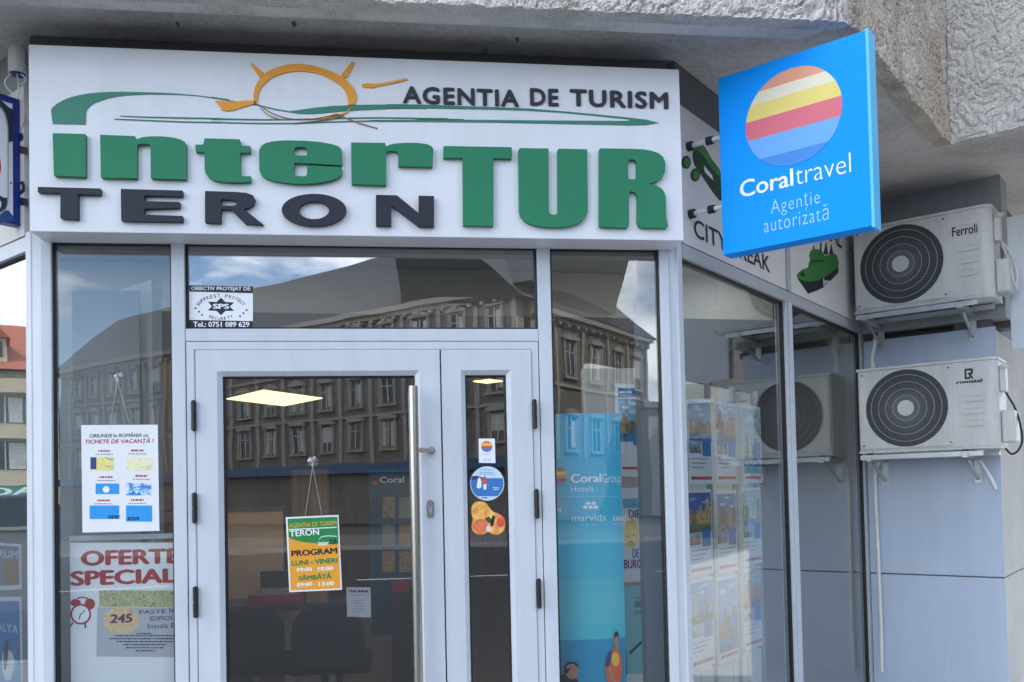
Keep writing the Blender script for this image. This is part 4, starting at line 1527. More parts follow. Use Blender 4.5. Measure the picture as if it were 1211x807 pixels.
b.shape(F, [loc(F, P7(ell(145, 695, 55, 52, 24)), o)], o, o, mat('print_peach', lin((226, 120, 76)), .5, var=.25, scale=30))
b.shape(F, [loc(F, P7(ell(292, 668, 30, 36, 20)), o)], o, o, mat('print_berry', lin((214, 86, 62)), .5, var=.3, scale=40))
b.shape(F, [loc(F, P7([(172, 640), (205, 625), (235, 655), (222, 680), (195, 668)]), o + .0003)], o + .0003, o + .0003, ink('st_leaf', (60, 84, 50)))
b.shape(F, [loc(F, P7([(232, 615), (252, 628), (240, 690), (210, 720), (222, 660)]), o + .0003)], o + .0003, o + .0003, ink('st_stem', (58, 44, 40)))
b.shape(F, [loc(F, P7(ell(205, 715, 22, 22, 14)), o + .0004)], o + .0004, o + .0004, ink('st_flower', (240, 206, 200)))
tag(b.build('door_sticker', origin=F.pt(1.8, 1.38, OG)), 'fruit-shaped yellow and orange sticker on the narrow door leaf', 'sticker', GS)

# ------------------------------------------------------------------ posters and fittings behind the glass
IN = -.075                                            # a little behind the entrance glass
# large special offers poster behind the tall left window
b = MB()
b.shape(F, [loc(F, [(82.5, 642), (207, 642), (211, 860), (84.5, 860)], IN + .003)], IN, IN + .003, M_PAPER)
o = IN + .0036
b.text(F, 'OFERTE', (95.5, 651.5, 213.5, 670), o, RD, bold=.05)
b.text(F, 'SPECIALE', (83, 675.5, 226, 693.5), o, RD, bold=.05)


def P1(p):
    return Z(70, 630, 4.557, p)


b.shape(F, [loc(F, P1([(215, 312), (640, 312), (640, 402), (217, 400)]), o)], o, o, photo_mat('print_crowd', [(70, 90, 60), (150, 160, 110), (205, 195, 150), (120, 130, 100), (220, 214, 190)], 60, (1, 1, 1)))
b.shape(F, [loc(F, P1([(205, 403), (640, 404), (640, 672), (200, 668)]), o)], o, o, ink('poster_grey', (178, 182, 190)))
b.shape(F, [loc(F, P1(ell(334, 474, 98, 72, 36)), o + .0004)], o + .0004, o + .0004, photo_mat('print_badge', [(205, 180, 140), (222, 200, 150), (212, 150, 110)], 26))
b.text(F, '245', (*P1([(272, 440)])[0], *P1([(396, 490)])[0]), o + .0008, ink('violet', (112, 28, 84)), bold=.05, shear=.1)
VI = ink('violet2', (96, 60, 110))
b.text(F, 'PASTE ÎN GRECIA', (*P1([(432, 413)])[0], *P1([(845, 440)])[0]), o + .0004, VI, bold=.02)
b.text(F, 'EDIPSOS', (*P1([(490, 452)])[0], *P1([(612, 476)])[0]), o + .0004, VI, bold=.02)
b.text(F, 'Insula EVIA', (*P1([(476, 492)])[0], *P1([(700, 518)])[0]), o + .0004, ink('teal_text', (40, 84, 90)), bold=.01)
lines(b, F, [(70 + x0 / 4.557, 70 + x1 / 4.557, 630 + y / 4.557) for x0, x1, y in ((418, 498, 545), (300, 640, 556), (272, 640, 572), (310, 640, 588), (345, 582, 604), (360, 566, 621), (412, 515, 637))], o + .0004, K, 1.5)
for x, y, rx, ry, mt, oo in ((116, 440, 56, 56, RD, .0004), (116, 440, 46, 46, WH, .0006), (88, 378, 28, 20, RD, .0003), (165, 385, 28, 30, RD, .0003)):
    b.shape(F, [loc(F, P1(ell(x, y, rx, ry, 30)), o + oo)], o + oo, o + oo, mt)
for l in ([(114, 440), (140, 415), (143, 418), (118, 444)], [(112, 438), (105, 470), (110, 470), (117, 440)], [(70, 482), (78, 488), (62, 508), (56, 503)], [(135, 492), (142, 490), (146, 514), (138, 516)], [(95, 360), (98, 350), (125, 345), (155, 352), (158, 362), (150, 358), (125, 352), (103, 356)]):
    b.shape(F, [loc(F, P1(l), o + .0009)], o + .0009, o + .0009, K if l[0][0] > 100 else RD)
tag(b.build('offers_poster', origin=F.pt(.3, .6, IN)), 'large white poster with red OFERTE SPECIALE and an alarm clock behind the left window', 'poster')
b = MB()
b.obox(F, F.px(83, 640, IN)[0], .52, F.px(83, 640, IN)[1], F.px(83, 634, IN)[1], IN - .004, IN + .012, M_GALV)
tag(b.build('poster_rail', origin=F.pt(.3, 1.33, IN)), 'grey clip rail along the top of the red and white offers poster', 'rail')

# pale boards and a wooden cabinet behind it
M_BOARD = mat('pale_grey_board', (.24, .26, .28), .6, var=.05)
b = MB()
x0, x1 = F.px(86, 500, -.45)[0], F.px(166, 500, -.45)[0]
b.obox(F, x0, x1, .1, 2.5, -.47, -.45, M_BOARD)
tag(b.build('partition_board', origin=F.pt((x0 + x1) / 2, .1, -.46)), 'tall pale grey board standing behind the left window', 'partition')
b = MB()
x0, x1 = F.px(172, 500, -.7)[0], F.px(250, 500, -.7)[0]
b.obox(F, x0, x1, .1, 2.2, -1.0, -.7, M_WOOD)
for zz in (.75, 1.45):
    b.obox(F, x0 + .01, x1 - .01, zz, zz + .006, -.7, -.698, M_WOODDK)
tag(b.build('wooden_cabinet', origin=F.pt((x0 + x1) / 2, .1, -.8)), 'tall brown wooden cabinet behind the left window and door', 'cabinet')

# right of the door: white partition, curved banner, display posters
b = MB()
x0, x1 = F.px(690, 500, -.75)[0], F.px(800, 500, -.75)[0]
b.obox(F, x0, x1, .1, F.px(700, 436, -.75)[1], -.80, -.75, mat('grey_white_board', (.40, .42, .43), .7))
tag(b.build('display_wall', origin=F.pt((x0 + x1) / 2, .1, -.77)), 'white partition behind the tall window right of the door', 'partition')
b = MB()
x0, x1 = F.px(760.5, 600, -.16)[0], F.px(790, 600, -.16)[0]
b.obox(F, x0, x1 + .05, .1, 2.6, -.24, -.16, mat('slate_column', (.13, .155, .19), .6))
tag(b.build('column_casing', origin=F.pt((x0 + x1) / 2, .1, -.2)), 'dark slate column casing at the right edge of the tall right window', 'column')
# curved banner
ab, zt_ = F.px(696, 489, -.16)
DR = Drum((ab, .16), 0, .42)
POB = Plane((ab, .16), 0)
aw0 = POB.px(640, 600)[0]
aw1 = POB.px(739, 620)[0]
b = MB()
M_TEAL = mat('banner_teal', lin((60, 182, 215)), .4, var=.12, scale=1.6)
M_TEALD = mat('banner_deep_teal', lin((30, 150, 195)), .4, var=.1, scale=2)
n = 24
zz = [.25, POB.px(690, 757)[1]] + [POB.px(690, 757 - i * 18)[1] for i in range(1, 12)] + [zt_]
cols = [(36, 150, 190)] + [(84 + 20 * math.sin(min(1, i / 4) * PI) - 2.5 * i, 196 + 8 * math.sin(min(1, i / 4) * PI) - 1.5 * i, 214 + .5 * i) for i in range(12)]
vs = [DR.pt(aw0 + (aw1 - aw0) * i / n, z, 0) for z in zz for i in range(n + 1)]
wd = n + 1
for j in range(len(zz) - 1):
    b.add(vs[j * wd:(j + 2) * wd], [(i, i + 1, wd + i + 1, wd + i) for i in range(n)], mat('banner_tint_%d' % j, lin(cols[j]), .4, var=.04, scale=2), True)
vs2 = [DR.pt(aw0 + (aw1 - aw0) * i / n, z, -.006) for z in (.25, zt_) for i in range(n + 1)]
b.add(vs2, [(i, i + 1, wd + i + 1, wd + i) for i in range(n)], M_PAPER, True)
o = .001


def dtext(s_, u0, v0, u1, v1, mt, bold=0., spacing=1., shear=0.):
    b.text(DR, s_, (u0, v0, u1, v1), o, mt, bold=bold, spacing=spacing, po=POB)


def R6(x, y):
    return (640 + x / 5.764, 550 + y / 5.764)


dtext('Coral', *R6(204, 62), *R6(412, 122), WH, .028)
dtext('Group', *R6(420, 62), *R6(562, 140), WH, -.005)
dtext('Hotels', *R6(206, 146), *R6(358, 184), WH, -.008)
dtext('marvida', *R6(212, 340), *R6(446, 386), WH, -.004)
dtext('HOTELS', *R6(275, 402), *R6(390, 415), WH, -.01, 1.4)
dtext('XANADU', *R6(492, 348), *R6(640, 386), WH, .03)
dtext('N', *R6(104, 285), *R6(138, 322), WH, -.006)
dtext('HOTELS', *R6(496, 398), *R6(600, 408), WH, 0)
for x, y in ((320, 262), (356, 262), (302, 288), (338, 288), (372, 288)):
    l = [POB.px(*R6(x + dx, y + dy)) for dx, dy in ((0, -15), (20, 0), (0, 15), (-20, 0))]
    b.shape(DR, [l], o, o, WH)
for i, c_ in enumerate(((205, 120, 70), (238, 200, 120), (220, 150, 90), (190, 84, 84), (90, 150, 220))):
    y0_, y1_ = 22 + i * 23, 22 + (i + 1) * 23
    xe = 180 - abs(2 - i) * 9
    b.shape(DR, [[POB.px(*R6(x, y)) for x, y in ((60, y0_), (xe, y0_), (xe, y1_), (60, y1_))]], o + .006, o + .006, ink('bn_%d' % i, c_))
l = [POB.px(*R6(x, y)) for x, y in ((96, 214), (552, 214), (552, 217), (96, 217))]
for _i in range(8):
    _l = [POB.px(*R6(96 + 57 * (_i + t), y)) for t, y in ((0, 214), (1, 214), (1, 217), (0, 217))]
    b.shape(DR, [_l], o, o, M_WPRINT2)


def PB(p):
    return [POB.px(600 + x / 5.046, 747 + y / 5.046) for x, y in p]


SKIN = ink('print_skin', (186, 132, 104))
HAIR = ink('print_hair', (30, 24, 24))
b.shape(DR, [PB(smooth([(585, 245), (580, 190), (595, 140), (620, 108), (645, 100), (668, 110), (682, 150), (688, 215), (680, 290), (640, 320), (600, 300)], 3))], o + .006, o + .006, ink('print_shirt_orange', (226, 96, 48)))
b.shape(DR, [PB(smooth([(583, 210), (588, 160), (606, 122), (622, 112), (618, 160), (606, 205)], 3))], o + .0064, o + .0064, ink('print_shirt_blue', (36, 62, 130)))
b.shape(DR, [PB(smooth([(620, 150), (650, 122), (672, 160), (660, 205), (630, 200)], 3))], o + .0064, o + .0064, ink('print_shirt_yellow', (244, 190, 80)))
b.shape(DR, [PB(ell(652, 55, 15, 40, 20))], o + .0064, o + .0064, SKIN)
b.shape(DR, [PB([(642, 90), (662, 90), (660, 115), (642, 115)])], o + .0064, o + .0064, SKIN)
b.shape(DR, [PB(smooth([(636, 40), (640, 10), (652, 0), (664, 10), (667, 42), (655, 30)], 3))], o + .0068, o + .0068, HAIR)
b.shape(DR, [PB(smooth([(600, 215), (615, 210), (640, 280), (655, 310), (635, 312), (610, 262)], 3))], o + .0068, o + .0068, SKIN)
b.shape(DR, [PB(smooth([(330, 330), (318, 280), (345, 258), (395, 270), (425, 300), (425, 340)], 3))], o + .006, o + .006, ink('print_dark_shirt', (20, 36, 52)))
b.shape(DR, [PB(smooth([(350, 240), (362, 205), (395, 195), (420, 215), (424, 250), (410, 280), (378, 284), (358, 268)], 3))], o + .0064, o + .0064, SKIN)
b.shape(DR, [PB(smooth([(343, 238), (346, 205), (375, 182), (410, 186), (430, 210), (412, 216), (385, 222), (368, 240), (356, 255)], 3))], o + .0068, o + .0068, HAIR)
tag(b.build('curved_banner', origin=(ab, .16, .25)), 'curved turquoise hotel banner with two printed figures behind the right window', 'banner')



def picture(mb, p, a0, a1, z0, z1, o, kind, seed):
    """a small printed photograph: sky, cloud, a built or rocky skyline, foreground"""
    rnd = random.Random(seed)
    W_, H_ = a1 - a0, z1 - z0
    skyc, mid, mid2, fg = {'castle': ((58, 96, 170), (204, 168, 104), (150, 116, 70), (96, 116, 70)), 'monument': ((96, 136, 186), (132, 108, 82), (176, 150, 110), (150, 150, 140)),
                           'bay': ((128, 176, 210), (164, 138, 104), (120, 110, 86), (44, 128, 170)), 'city': ((96, 150, 212), (150, 164, 180), (104, 112, 122), (92, 124, 92)),
                           'town': ((168, 196, 214), (206, 160, 116), (168, 96, 70), (130, 130, 120)), 'resort': ((176, 200, 204), (214, 208, 190), (120, 150, 110), (100, 170, 190))}[kind]
    I = lambda n_, c_: mat('print_%s_%s' % (kind, n_), lin(c_), .5, var=.5, scale=55)
    R_ = lambda x0, y0, x1, y1: [(a0 + W_ * x0, z0 + H_ * y0), (a0 + W_ * x1, z0 + H_ * y0), (a0 + W_ * x1, z0 + H_ * y1), (a0 + W_ * x0, z0 + H_ * y1)]
    mb.shape(p, [R_(0, 0, 1, 1)], o, o, I('sky', skyc))
    for k in range(3):
        x, y = rnd.uniform(.1, .8), rnd.uniform(.66, .92)
        l = [(x + .16 * math.cos(t) * rnd.uniform(.7, 1.2), y + .035 * math.sin(t)) for t in [2 * PI * i / 12 for i in range(12)]]
        mb.shape(p, [[(a0 + W_ * min(1, max(0, u)), z0 + H_ * v) for u, v in l]], o + .0002 + k * .00005, o + .0002 + k * .00005, I('cloud', tuple(min(245, c_ + 70) for c_ in skyc)))
    if kind == 'bay':
        l = [(0, .2), (0, .62)] + [(x / 10, .30 + .32 * abs(math.sin(x * .7 + seed)) + rnd.uniform(-.03, .03)) for x in range(1, 10)] + [(1, .45), (1, .2)]
        mb.shape(p, [[(a0 + W_ * u, z0 + H_ * v) for u, v in l]], o + .0004, o + .0004, I('mid', mid))
        l = [(.25, .2), (.3, .42), (.5, .5), (.7, .44), (.8, .2)]
        mb.shape(p, [[(a0 + W_ * u, z0 + H_ * v) for u, v in l]], o + .0006, o + .0006, I('mid2', mid2))
    else:
        x = -.02
        k = 0
        while x < .98:
            w_ = rnd.uniform(.07, .2)
            x1 = min(1, x + w_)
            top = rnd.uniform(.42, .78)
            mt = I('mid', mid) if rnd.random() < .6 else I('mid2', mid2)
            oo = o + .0004 + (k % 2) * .0001
            l = R_(max(0, x), .15, x1, top)
            if kind in ('castle', 'town', 'monument') and rnd.random() < .7:
                xm = (max(0, x) + x1) / 2
                l = l[:3] + [(a0 + W_ * xm, z0 + H_ * (top + .13))] + l[3:]
            mb.shape(p, [l], oo, oo, mt)
            for yy in range(int((top - .25) / .085)):
                mb.shape(p, [R_(max(0, x) + w_ * .25, .22 + yy * .085, max(0, x) + w_ * .45, .26 + yy * .085)], oo + .0002, oo + .0002, I('dark', tuple(int(c_ * .4) for c_ in mid2)))
            x = x1
            k += 1
    mb.shape(p, [R_(0, 0, 1, .2)], o + .0008, o + .0008, I('front', fg))
    for k in range(5):
        x, y = rnd.uniform(.05, .9), rnd.uniform(.03, .17)
        mb.shape(p, [[(a0 + W_ * (x + .07 * math.cos(t)), z0 + H_ * (y + .03 * math.sin(t))) for t in [2 * PI * i / 9 for i in range(9)]]], o + .001 + k * .00003, o + .001 + k * .00003, I('front2', tuple(int(c_ * rnd.uniform(.5, .75)) for c_ in fg)))


# three posters in a column beside the banner
PH_SEA = photo_mat('print_seaside', [(60, 110, 150), (150, 160, 150), (190, 160, 120), (120, 100, 80), (70, 120, 160)], 30)
PH_TOWN = photo_mat('print_old_town', [(70, 90, 120), (190, 160, 110), (150, 120, 80), (214, 190, 140), (90, 80, 70)], 34)
PH_GREEN = photo_mat('print_resort', [(60, 110, 80), (150, 160, 130), (110, 140, 150), (200, 190, 160)], 34)
PBLUE = ink('poster_blue', (50, 120, 190))
PRED = ink('poster_red', (198, 60, 66))
PC = Plane((0, .30), 0)
GP = 'posters beside the turquoise banner'
b = MB()
b.shape(PC, [loc(PC, [(727, 453), (764, 456), (766, 565), (729, 563)], .002)], 0, .002, M_PAPER)
b.shape(PC, sq(PC, 731, 459, 764, 470, .0025), .0025, .0025, PBLUE)
_l = sq(PC, 731, 472, 764, 522, .0025)[0]
picture(b, PC, _l[0][0], _l[2][0], _l[2][1], _l[0][1], .0025, 'bay', 3)
b.shape(PC, sq(PC, 749, 505, 759, 527, .004), .004, .004, PBLUE)
b.shape(PC, [loc(PC, [(736, 552), (766, 553), (766, 556), (736, 555)], .003)], .003, .003, PRED)
lines(b, PC, [(733, 748, 464)], .003, WH, 2)
tag(b.build('display_poster', origin=PC.pt(2.4, 1.6, 0)), 'hotel poster with a seaside photograph, topmost of the column beside the turquoise banner', 'poster', GP)
b = MB()
b.shape(PC, [loc(PC, [(728, 578), (767, 576), (769, 688), (731, 689)], .002)], 0, .002, M_PAPER)
b.shape(PC, [loc(PC, [(736, 590), (767, 589), (767, 601), (737, 601)], .0025)], .0025, .0025, ink('pale_blue_band', (120, 180, 215)))
b.text(PC, 'DIRECT', (743.5, 603, 775, 613), .003, ink('purple_text', (96, 84, 120)), bold=.03)
b.shape(PC, [loc(PC, ell(746.5, 630.5, 8.8, 17.5, 30), .003)], .002, .003, ink('yellow_disc', (238, 206, 104)))
for x, y in ((742.3, 634), (749.5, 632)):
    b.shape(PC, [loc(PC, ell(x, y, 2.2, 2.4, 14), .0034)], .0034, .0034, WH)
    b.shape(PC, [loc(PC, ell(x, y + .3, 1.0, 1.4, 12), .0038)], .0038, .0038, K)
b.shape(PC, [loc(PC, ell(746.5, 641, 2.6, 1.4, 14), .0034)], .0034, .0034, ink('st_r2', (196, 70, 70)))
b.text(PC, 'DE LA', (748, 649, 765, 660), .003, PBLUE, bold=.04)
b.text(PC, 'BURGAS', (738, 662, 769, 673), .003, VI, bold=.04)
tag(b.build('display_poster', origin=PC.pt(2.4, 1.2, 0)), 'white poster with a yellow round face, below the seaside poster and above the turquoise one', 'poster', GP)
b = MB()
b.shape(PC, [loc(PC, [(730, 696), (766, 692), (770, 830), (733, 832)], .002)], 0, .002, ink('qatar_teal', (130, 200, 208)))
b.text(PC, 'QATAR', (751, 711, 764, 719.5), .003, ink('qatar_text', (40, 50, 60)), bold=.03)
b.text(PC, 'Descoperă', (751, 706, 761.5, 709.5), .003, ink('qatar_text', (40, 50, 60)))
lines(b, PC, [(751, 762, 723.5), (751, 761, 726)], .003, RD, 1.2)
b.shape(PC, [loc(PC, smooth([(744, 771), (749, 767), (754, 762), (759, 758), (760, 760), (755, 765), (749, 771), (745, 774)], 2), .003)], .003, .003, K)
b.shape(PC, sq(PC, 741, 797, 768, 830, .003), .003, .003, ink('sand_white', (226, 226, 220)))
b.shape(PC, [loc(PC, smooth([(736, 772), (739, 763), (741, 772), (742, 795), (738, 808), (735, 795)], 2), .003)], .003, .003, ink('dim_figure', (70, 90, 96)))
tag(b.build('display_poster', origin=PC.pt(2.4, .7, 0)), 'turquoise poster reading QATAR, lowest of the column beside the banner', 'poster', GP)

# rack of posters behind the nearer side window
RI = Plane(tuple(RW.pt(0, 0, -.14))[:2], PI / 4)
cols_px = ((813, 841), (846.5, 870.5), (877, 899))
GR = 'travel posters in rows behind the side window'
kinds = (('bay', 'town', 'resort'), ('castle', 'monument', 'resort'), ('city', 'bay', 'town'))
rows_z = [(RI.px(813, 470)[1], RI.px(840, 574)[1]), (RI.px(813, 579)[1], RI.px(840.6, 678.7)[1]), (RI.px(815, 688)[1], RI.px(844, 787)[1])]
photos = ((PH_SEA, PH_TOWN, PH_GREEN), (photo_mat('print_castle', [(56, 84, 150), (60, 90, 160), (196, 160, 96), (150, 112, 64), (80, 70, 60)], 24), photo_mat('print_monument', [(80, 120, 170), (120, 96, 70), (170, 140, 96), (70, 60, 50)], 30), PH_GREEN),
          (photo_mat('print_city', [(70, 120, 190), (130, 160, 190), (90, 100, 100), (170, 170, 160)], 26), PH_SEA, PH_TOWN))
words = (('pale poster of a rocky bay', 'pale poster of an old town', 'pale poster of a resort'), ('poster of a castle under a deep blue sky', 'poster of a stone monument', 'washed-out poster of a green resort'), ('poster of a blue city view', 'poster of a pale seafront', 'poster of brown rooftops'))
rown = ('top row', 'middle row', 'bottom row')
for i, (z1, z0) in enumerate(rows_z):
    for j in range(3):
        vv = (500, 630, 740)[i]
        a0, a1 = RI.px(cols_px[j][0] + i * 1.5, vv)[0], RI.px(cols_px[j][1] + i * 1.5, vv)[0]
        _r = random.Random(i * 3 + j)
        ja, jz = _r.uniform(-.006, .006), _r.uniform(-.012, .010)
        a0, a1, z0_p, z1_p = a0 + ja, a1 + ja, z0 + jz, z1 + jz
        q = MB()
        q.obox(RI, a0, a1, z0_p, z1_p, -.004, 0, M_PAPER)
        W_ = a1 - a0
        H_ = z1_p - z0_p
        full = (i, j) in ((0, 2), (2, 1))
        picture(q, RI, a0 + .03 * W_, a1 - .03 * W_, z0_p + H_ * (.12 if full else .50), z1_p - .04 * H_, .0006, kinds[i][j], 11 + 3 * i + j)
        if not full:
            picture(q, RI, a0 + .03 * W_, a0 + .50 * W_, z0_p + H_ * .36, z0_p + H_ * .495, .0014, kinds[j][i], 40 + 3 * i + j)
        q.shape(RI, [[(a0 + .56 * W_, z0_p + H_ * .33), (a0 + .92 * W_, z0_p + H_ * .33), (a0 + .92 * W_, z0_p + H_ * .53), (a0 + .56 * W_, z0_p + H_ * .53)]], .0028, .0028, PBLUE)
        q.shape(RI, [[(a0 + .12 * W_, z0_p + H_ * .055), (a1 - .06 * W_, z0_p + H_ * .055), (a1 - .06 * W_, z0_p + H_ * .09), (a0 + .12 * W_, z0_p + H_ * .09)]], .0012, .0012, PRED)
        q.disc(RI, a0 + .12 * W_, z0_p + H_ * .072, .035 * W_, .0012, .002, K, 12)
        for kk in range(0 if full else 3):
            q.shape(RI, [[(a0 + .1 * W_, z0_p + H_ * (.29 - .05 * kk)), (a0 + (.8 - .1 * kk) * W_, z0_p + H_ * (.29 - .05 * kk)), (a0 + (.8 - .1 * kk) * W_, z0_p + H_ * (.30 - .05 * kk)), (a0 + .1 * W_, z0_p + H_ * (.30 - .05 * kk))]], .0012, .0012, GREYT)
        tag(q.build('travel_poster', origin=RI.pt((a0 + a1) / 2, z0, 0)), words[i][j] + ', ' + ('nearest', 'middle', 'farthest')[j] + ' of the ' + rown[i], 'poster', GR)
for j in range(4):                                    # the uprights that carry the posters
    a = RI.px((809.5, 844, 873.7, 901)[j], 600)[0]
    q = MB()
    q.obox(RI, a - .012, a + .012, .3, rows_z[0][0] + .1, -.03, -.008, M_GREYPANEL)
    tag(q.build('rack_post', origin=RI.pt(a, .3, -.02)), ('nearest', 'second', 'third', 'farthest')[j] + ' grey upright of the poster rack behind the side window', 'rack post', 'uprights of the poster rack')
b = MB()                                             # low white cupboard under the posters
ca0, ca1 = RI.px(812, 800)[0], RI.px(905, 790)[0]
b.obox(RI, ca0, ca1, .1, rows_z[2][1] - .015, -.3, -.02, M_WHITEWALL)
for i in range(1, 5):
    a = ca0 + (ca1 - ca0) * i / 5
    b.obox(RI, a - .003, a + .003, .14, rows_z[2][1] - .03, -.02, -.019, M_GREYPANEL)
tag(b.build('low_cupboard', origin=RI.pt((ca0 + ca1) / 2, .1, -.15)), 'low white panelled cupboard under the poster rack', 'cupboard')
b = MB()                                             # white board behind the rack
b.obox(RI, .35, 2.5, .1, RI.px(815, 452, -.58)[1], -.62, -.58, M_WHITEWALL)
tag(b.build('display_wall', origin=RI.pt(1.2, .1, -.6)), 'white board wall behind the poster rack of the side window', 'partition')

# posters behind the left side window
LI = Plane(tuple(LW.pt(0, 0, -.11))[:2], -PI / 4)
GL_ = 'posters behind the left side window'


def P6(p):
    return Z(0, 600, 3.9, p)


b = MB()
b.shape(LI, [loc(LI, P6([(-190, 150), (97, 172), (99, 378), (-190, 395)]), .003)], 0, .003, M_PAPER)
b.shape(LI, [loc(LI, P6([(-175, 165), (86, 182), (88, 358), (-175, 372)]), .004)], .004, .004, ink('forum_grey', (120, 132, 150)))
b.shape(LI, [loc(LI, P6([(10, 250), (86, 240), (88, 358), (20, 360)]), .0045)], .0045, .0045, mat('print_bronze', lin((150, 106, 70)), .5, var=.3, scale=16))
b.text(LI, 'FORUM', (LI.px(*P6([(-62, 236)])[0], .005)[0], LI.px(*P6([(-8, 196)])[0], .005)[1], LI.px(*P6([(82, 236)])[0], .005)[0], LI.px(*P6([(0, 233)])[0], .005)[1]), .005, WH, px=False)
tag(b.build('display_poster', origin=LI.pt(-.2, 1.1, 0)), 'grey and bronze poster reading FORUM behind the left side window', 'poster', GL_)
b = MB()
b.shape(LI, [loc(LI, P6([(-190, 420), (98, 412), (106, 860), (-190, 900)]), .003)], 0, .003, M_PAPER)
b.shape(LI, [loc(LI, P6([(-175, 438), (88, 432), (96, 850), (-175, 880)]), .004)], .004, .004, ink('antalya_blue', (40, 120, 190)))
b.shape(LI, [loc(LI, P6([(-175, 730), (94, 715), (96, 850), (-175, 880)]), .0045)], .0045, .0045, ink('antalya_sea', (70, 150, 205)))
b.text(LI, 'ANTALYA', (LI.px(*P6([(-95, 572)])[0], .005)[0], LI.px(*P6([(-5, 530)])[0], .005)[1], LI.px(*P6([(83, 570)])[0], .005)[0], LI.px(*P6([(0, 570)])[0], .005)[1]), .005, WH, px=False)
b.shape(LI, [loc(LI, P6(smooth([(12, 680), (30, 655), (48, 665), (62, 690), (66, 730), (50, 790), (28, 800), (12, 760)], 3)), .005)], .005, .005, WH)
b.shape(LI, [loc(LI, P6(smooth([(18, 650), (26, 615), (38, 620), (38, 665), (30, 740), (18, 745)], 3)), .0055)], .0055, .0055, ink('print_brown_hair', (70, 52, 48)))
b.shape(LI, [loc(LI, P6([(58, 672), (88, 632), (84, 648), (62, 684)]), .0055)], .0055, .0055, SKIN)
tag(b.build('display_poster', origin=LI.pt(-.2, .6, 0)), 'blue poster reading ANTALYA with a white dress behind the left side window', 'poster', GL_)
b = MB()
b.obox(LI, -2.4, -.02, .1, 2.55, -.5, -.45, M_BOARD)
tag(b.build('partition_board', origin=LI.pt(-1.2, .1, -.47)), 'long pale board behind the posters of the left side window', 'partition')

# ------------------------------------------------------------------ inside the shop, seen through the door


def fp(u, v, y):
    return F.px(u, v, -y)


M_LAMP = emit_mat('ceiling_lamp_glow', (1., .76, .36), 1.3)
M_FILL = emit_mat('window_fill_glow', (1., .92, .80), 4.2)  # glow of the added fill lights


def ceiling_lamp_or_fill(a, ly, zc, sx, sy, label, group=None, glow=M_LAMP):
    t = thing('ceiling_lamp_or_fill', (a, ly, zc), label, 'ceiling light', group)
    q = MB()
    q.footprint([(a - sx - .02, ly), (a, ly - sy - .02), (a + sx + .02, ly), (a, ly + sy + .02)], zc - .022, zc - .001, M_GALV)
    q.build('frame', t, origin=t.location)
    q = MB()
    q.footprint([(a - sx, ly), (a, ly - sy), (a + sx, ly), (a, ly + sy)], zc - .030, zc - .0225, glow)
    q.build('diffuser', t, origin=t.location)


ceiling_lamp_or_fill(fp(325, 477, 6.3)[0], 6.3, 2.66, .53, .80, 'large warm diamond-shaped ceiling light seen through the upper glass of the wide door')
ceiling_lamp_or_fill(fp(577, 447, 4.9)[0], 4.9, 2.66, .15, .15, 'small warm ceiling light seen at the top of the narrow door leaf')
for a, ly, lb in ((.20, .48, 'above the offers poster'), (.85, .93, 'above the wide door'), (-.55, .95, 'above the left side window'), (2.30, .48, 'above the turquoise banner'), (2.95, .72, 'above the nearer side window'), (3.65, 1.42, 'above the farther side window')):  # out-of-view fill lights, added to brighten the window displays and interior
    ceiling_lamp_or_fill(a, ly, 2.96, .28, .28, 'unseen square fill light added inside the shop window, ' + lb, 'added fill lights behind the shop windows', M_FILL)

M_TAN = mat('tan_board', (.58, .39, .23), .6, var=.12, scale=3)
b = MB()
x0, zt_ = fp(262, 601, 1.9)
x1, _ = fp(334, 601, 1.9)
b.obox(F, x0 - .25, x1, .1, zt_ - .02, -1.94, -1.9, M_TAN)
b.obox(F, x0 - .25, x1 + .015, zt_ - .0195, zt_, -1.95, -1.89, M_WOODDK)
tag(b.build('desk_screen', origin=F.pt((x0 + x1) / 2, .1, -1.9)), 'brown screen board standing inside behind the wide door', 'screen')
# desk
DX0, DZ = fp(268, 716, 1.55)
DX1, _ = fp(412, 716, 1.55)
desk = thing('desk', (DX0 + .4, 1.7, .1), 'dark desk inside the shop seen through the wide door', 'desk')
q = MB()
q.obox(F, DX0 - .2, DX1, DZ - .035, DZ, -1.85, -1.45, mat('desk_blue_grey', (.05, .075, .11), .4))
q.build('desk_top', desk, origin=desk.location)
for xx in (DX0 - .15, DX1 - .16):
    q = MB()
    q.obox(F, xx, xx + .10, .1, DZ - .036, -1.82, -1.48, M_BLACKPL)
    q.build('leg', desk, origin=desk.location)
# monitor
mx0, mz1 = fp(308, 676, 1.72)
mx1, mz0 = fp(360, 706, 1.72)
mon = thing('computer_monitor', ((mx0 + mx1) / 2, 1.72, DZ), 'dark computer monitor on the desk inside', 'monitor')
q = MB()
q.obox(F, mx0, mx1, mz0 + .03, mz1, -1.74, -1.71, M_BLACKPL)
q.build('screen', mon, origin=mon.location, bevel=.006)
q = MB()
q.obox(F, (mx0 + mx1) / 2 - .02, (mx0 + mx1) / 2 + .02, DZ + .008, mz0 + .06, -1.77, -1.745, M_BLACKPL)
q.obox(F, (mx0 + mx1) / 2 - .09, (mx0 + mx1) / 2 + .09, DZ, DZ + .008, -1.79, -1.68, M_BLACKPL)
q.build('stand', mon, origin=mon.location)
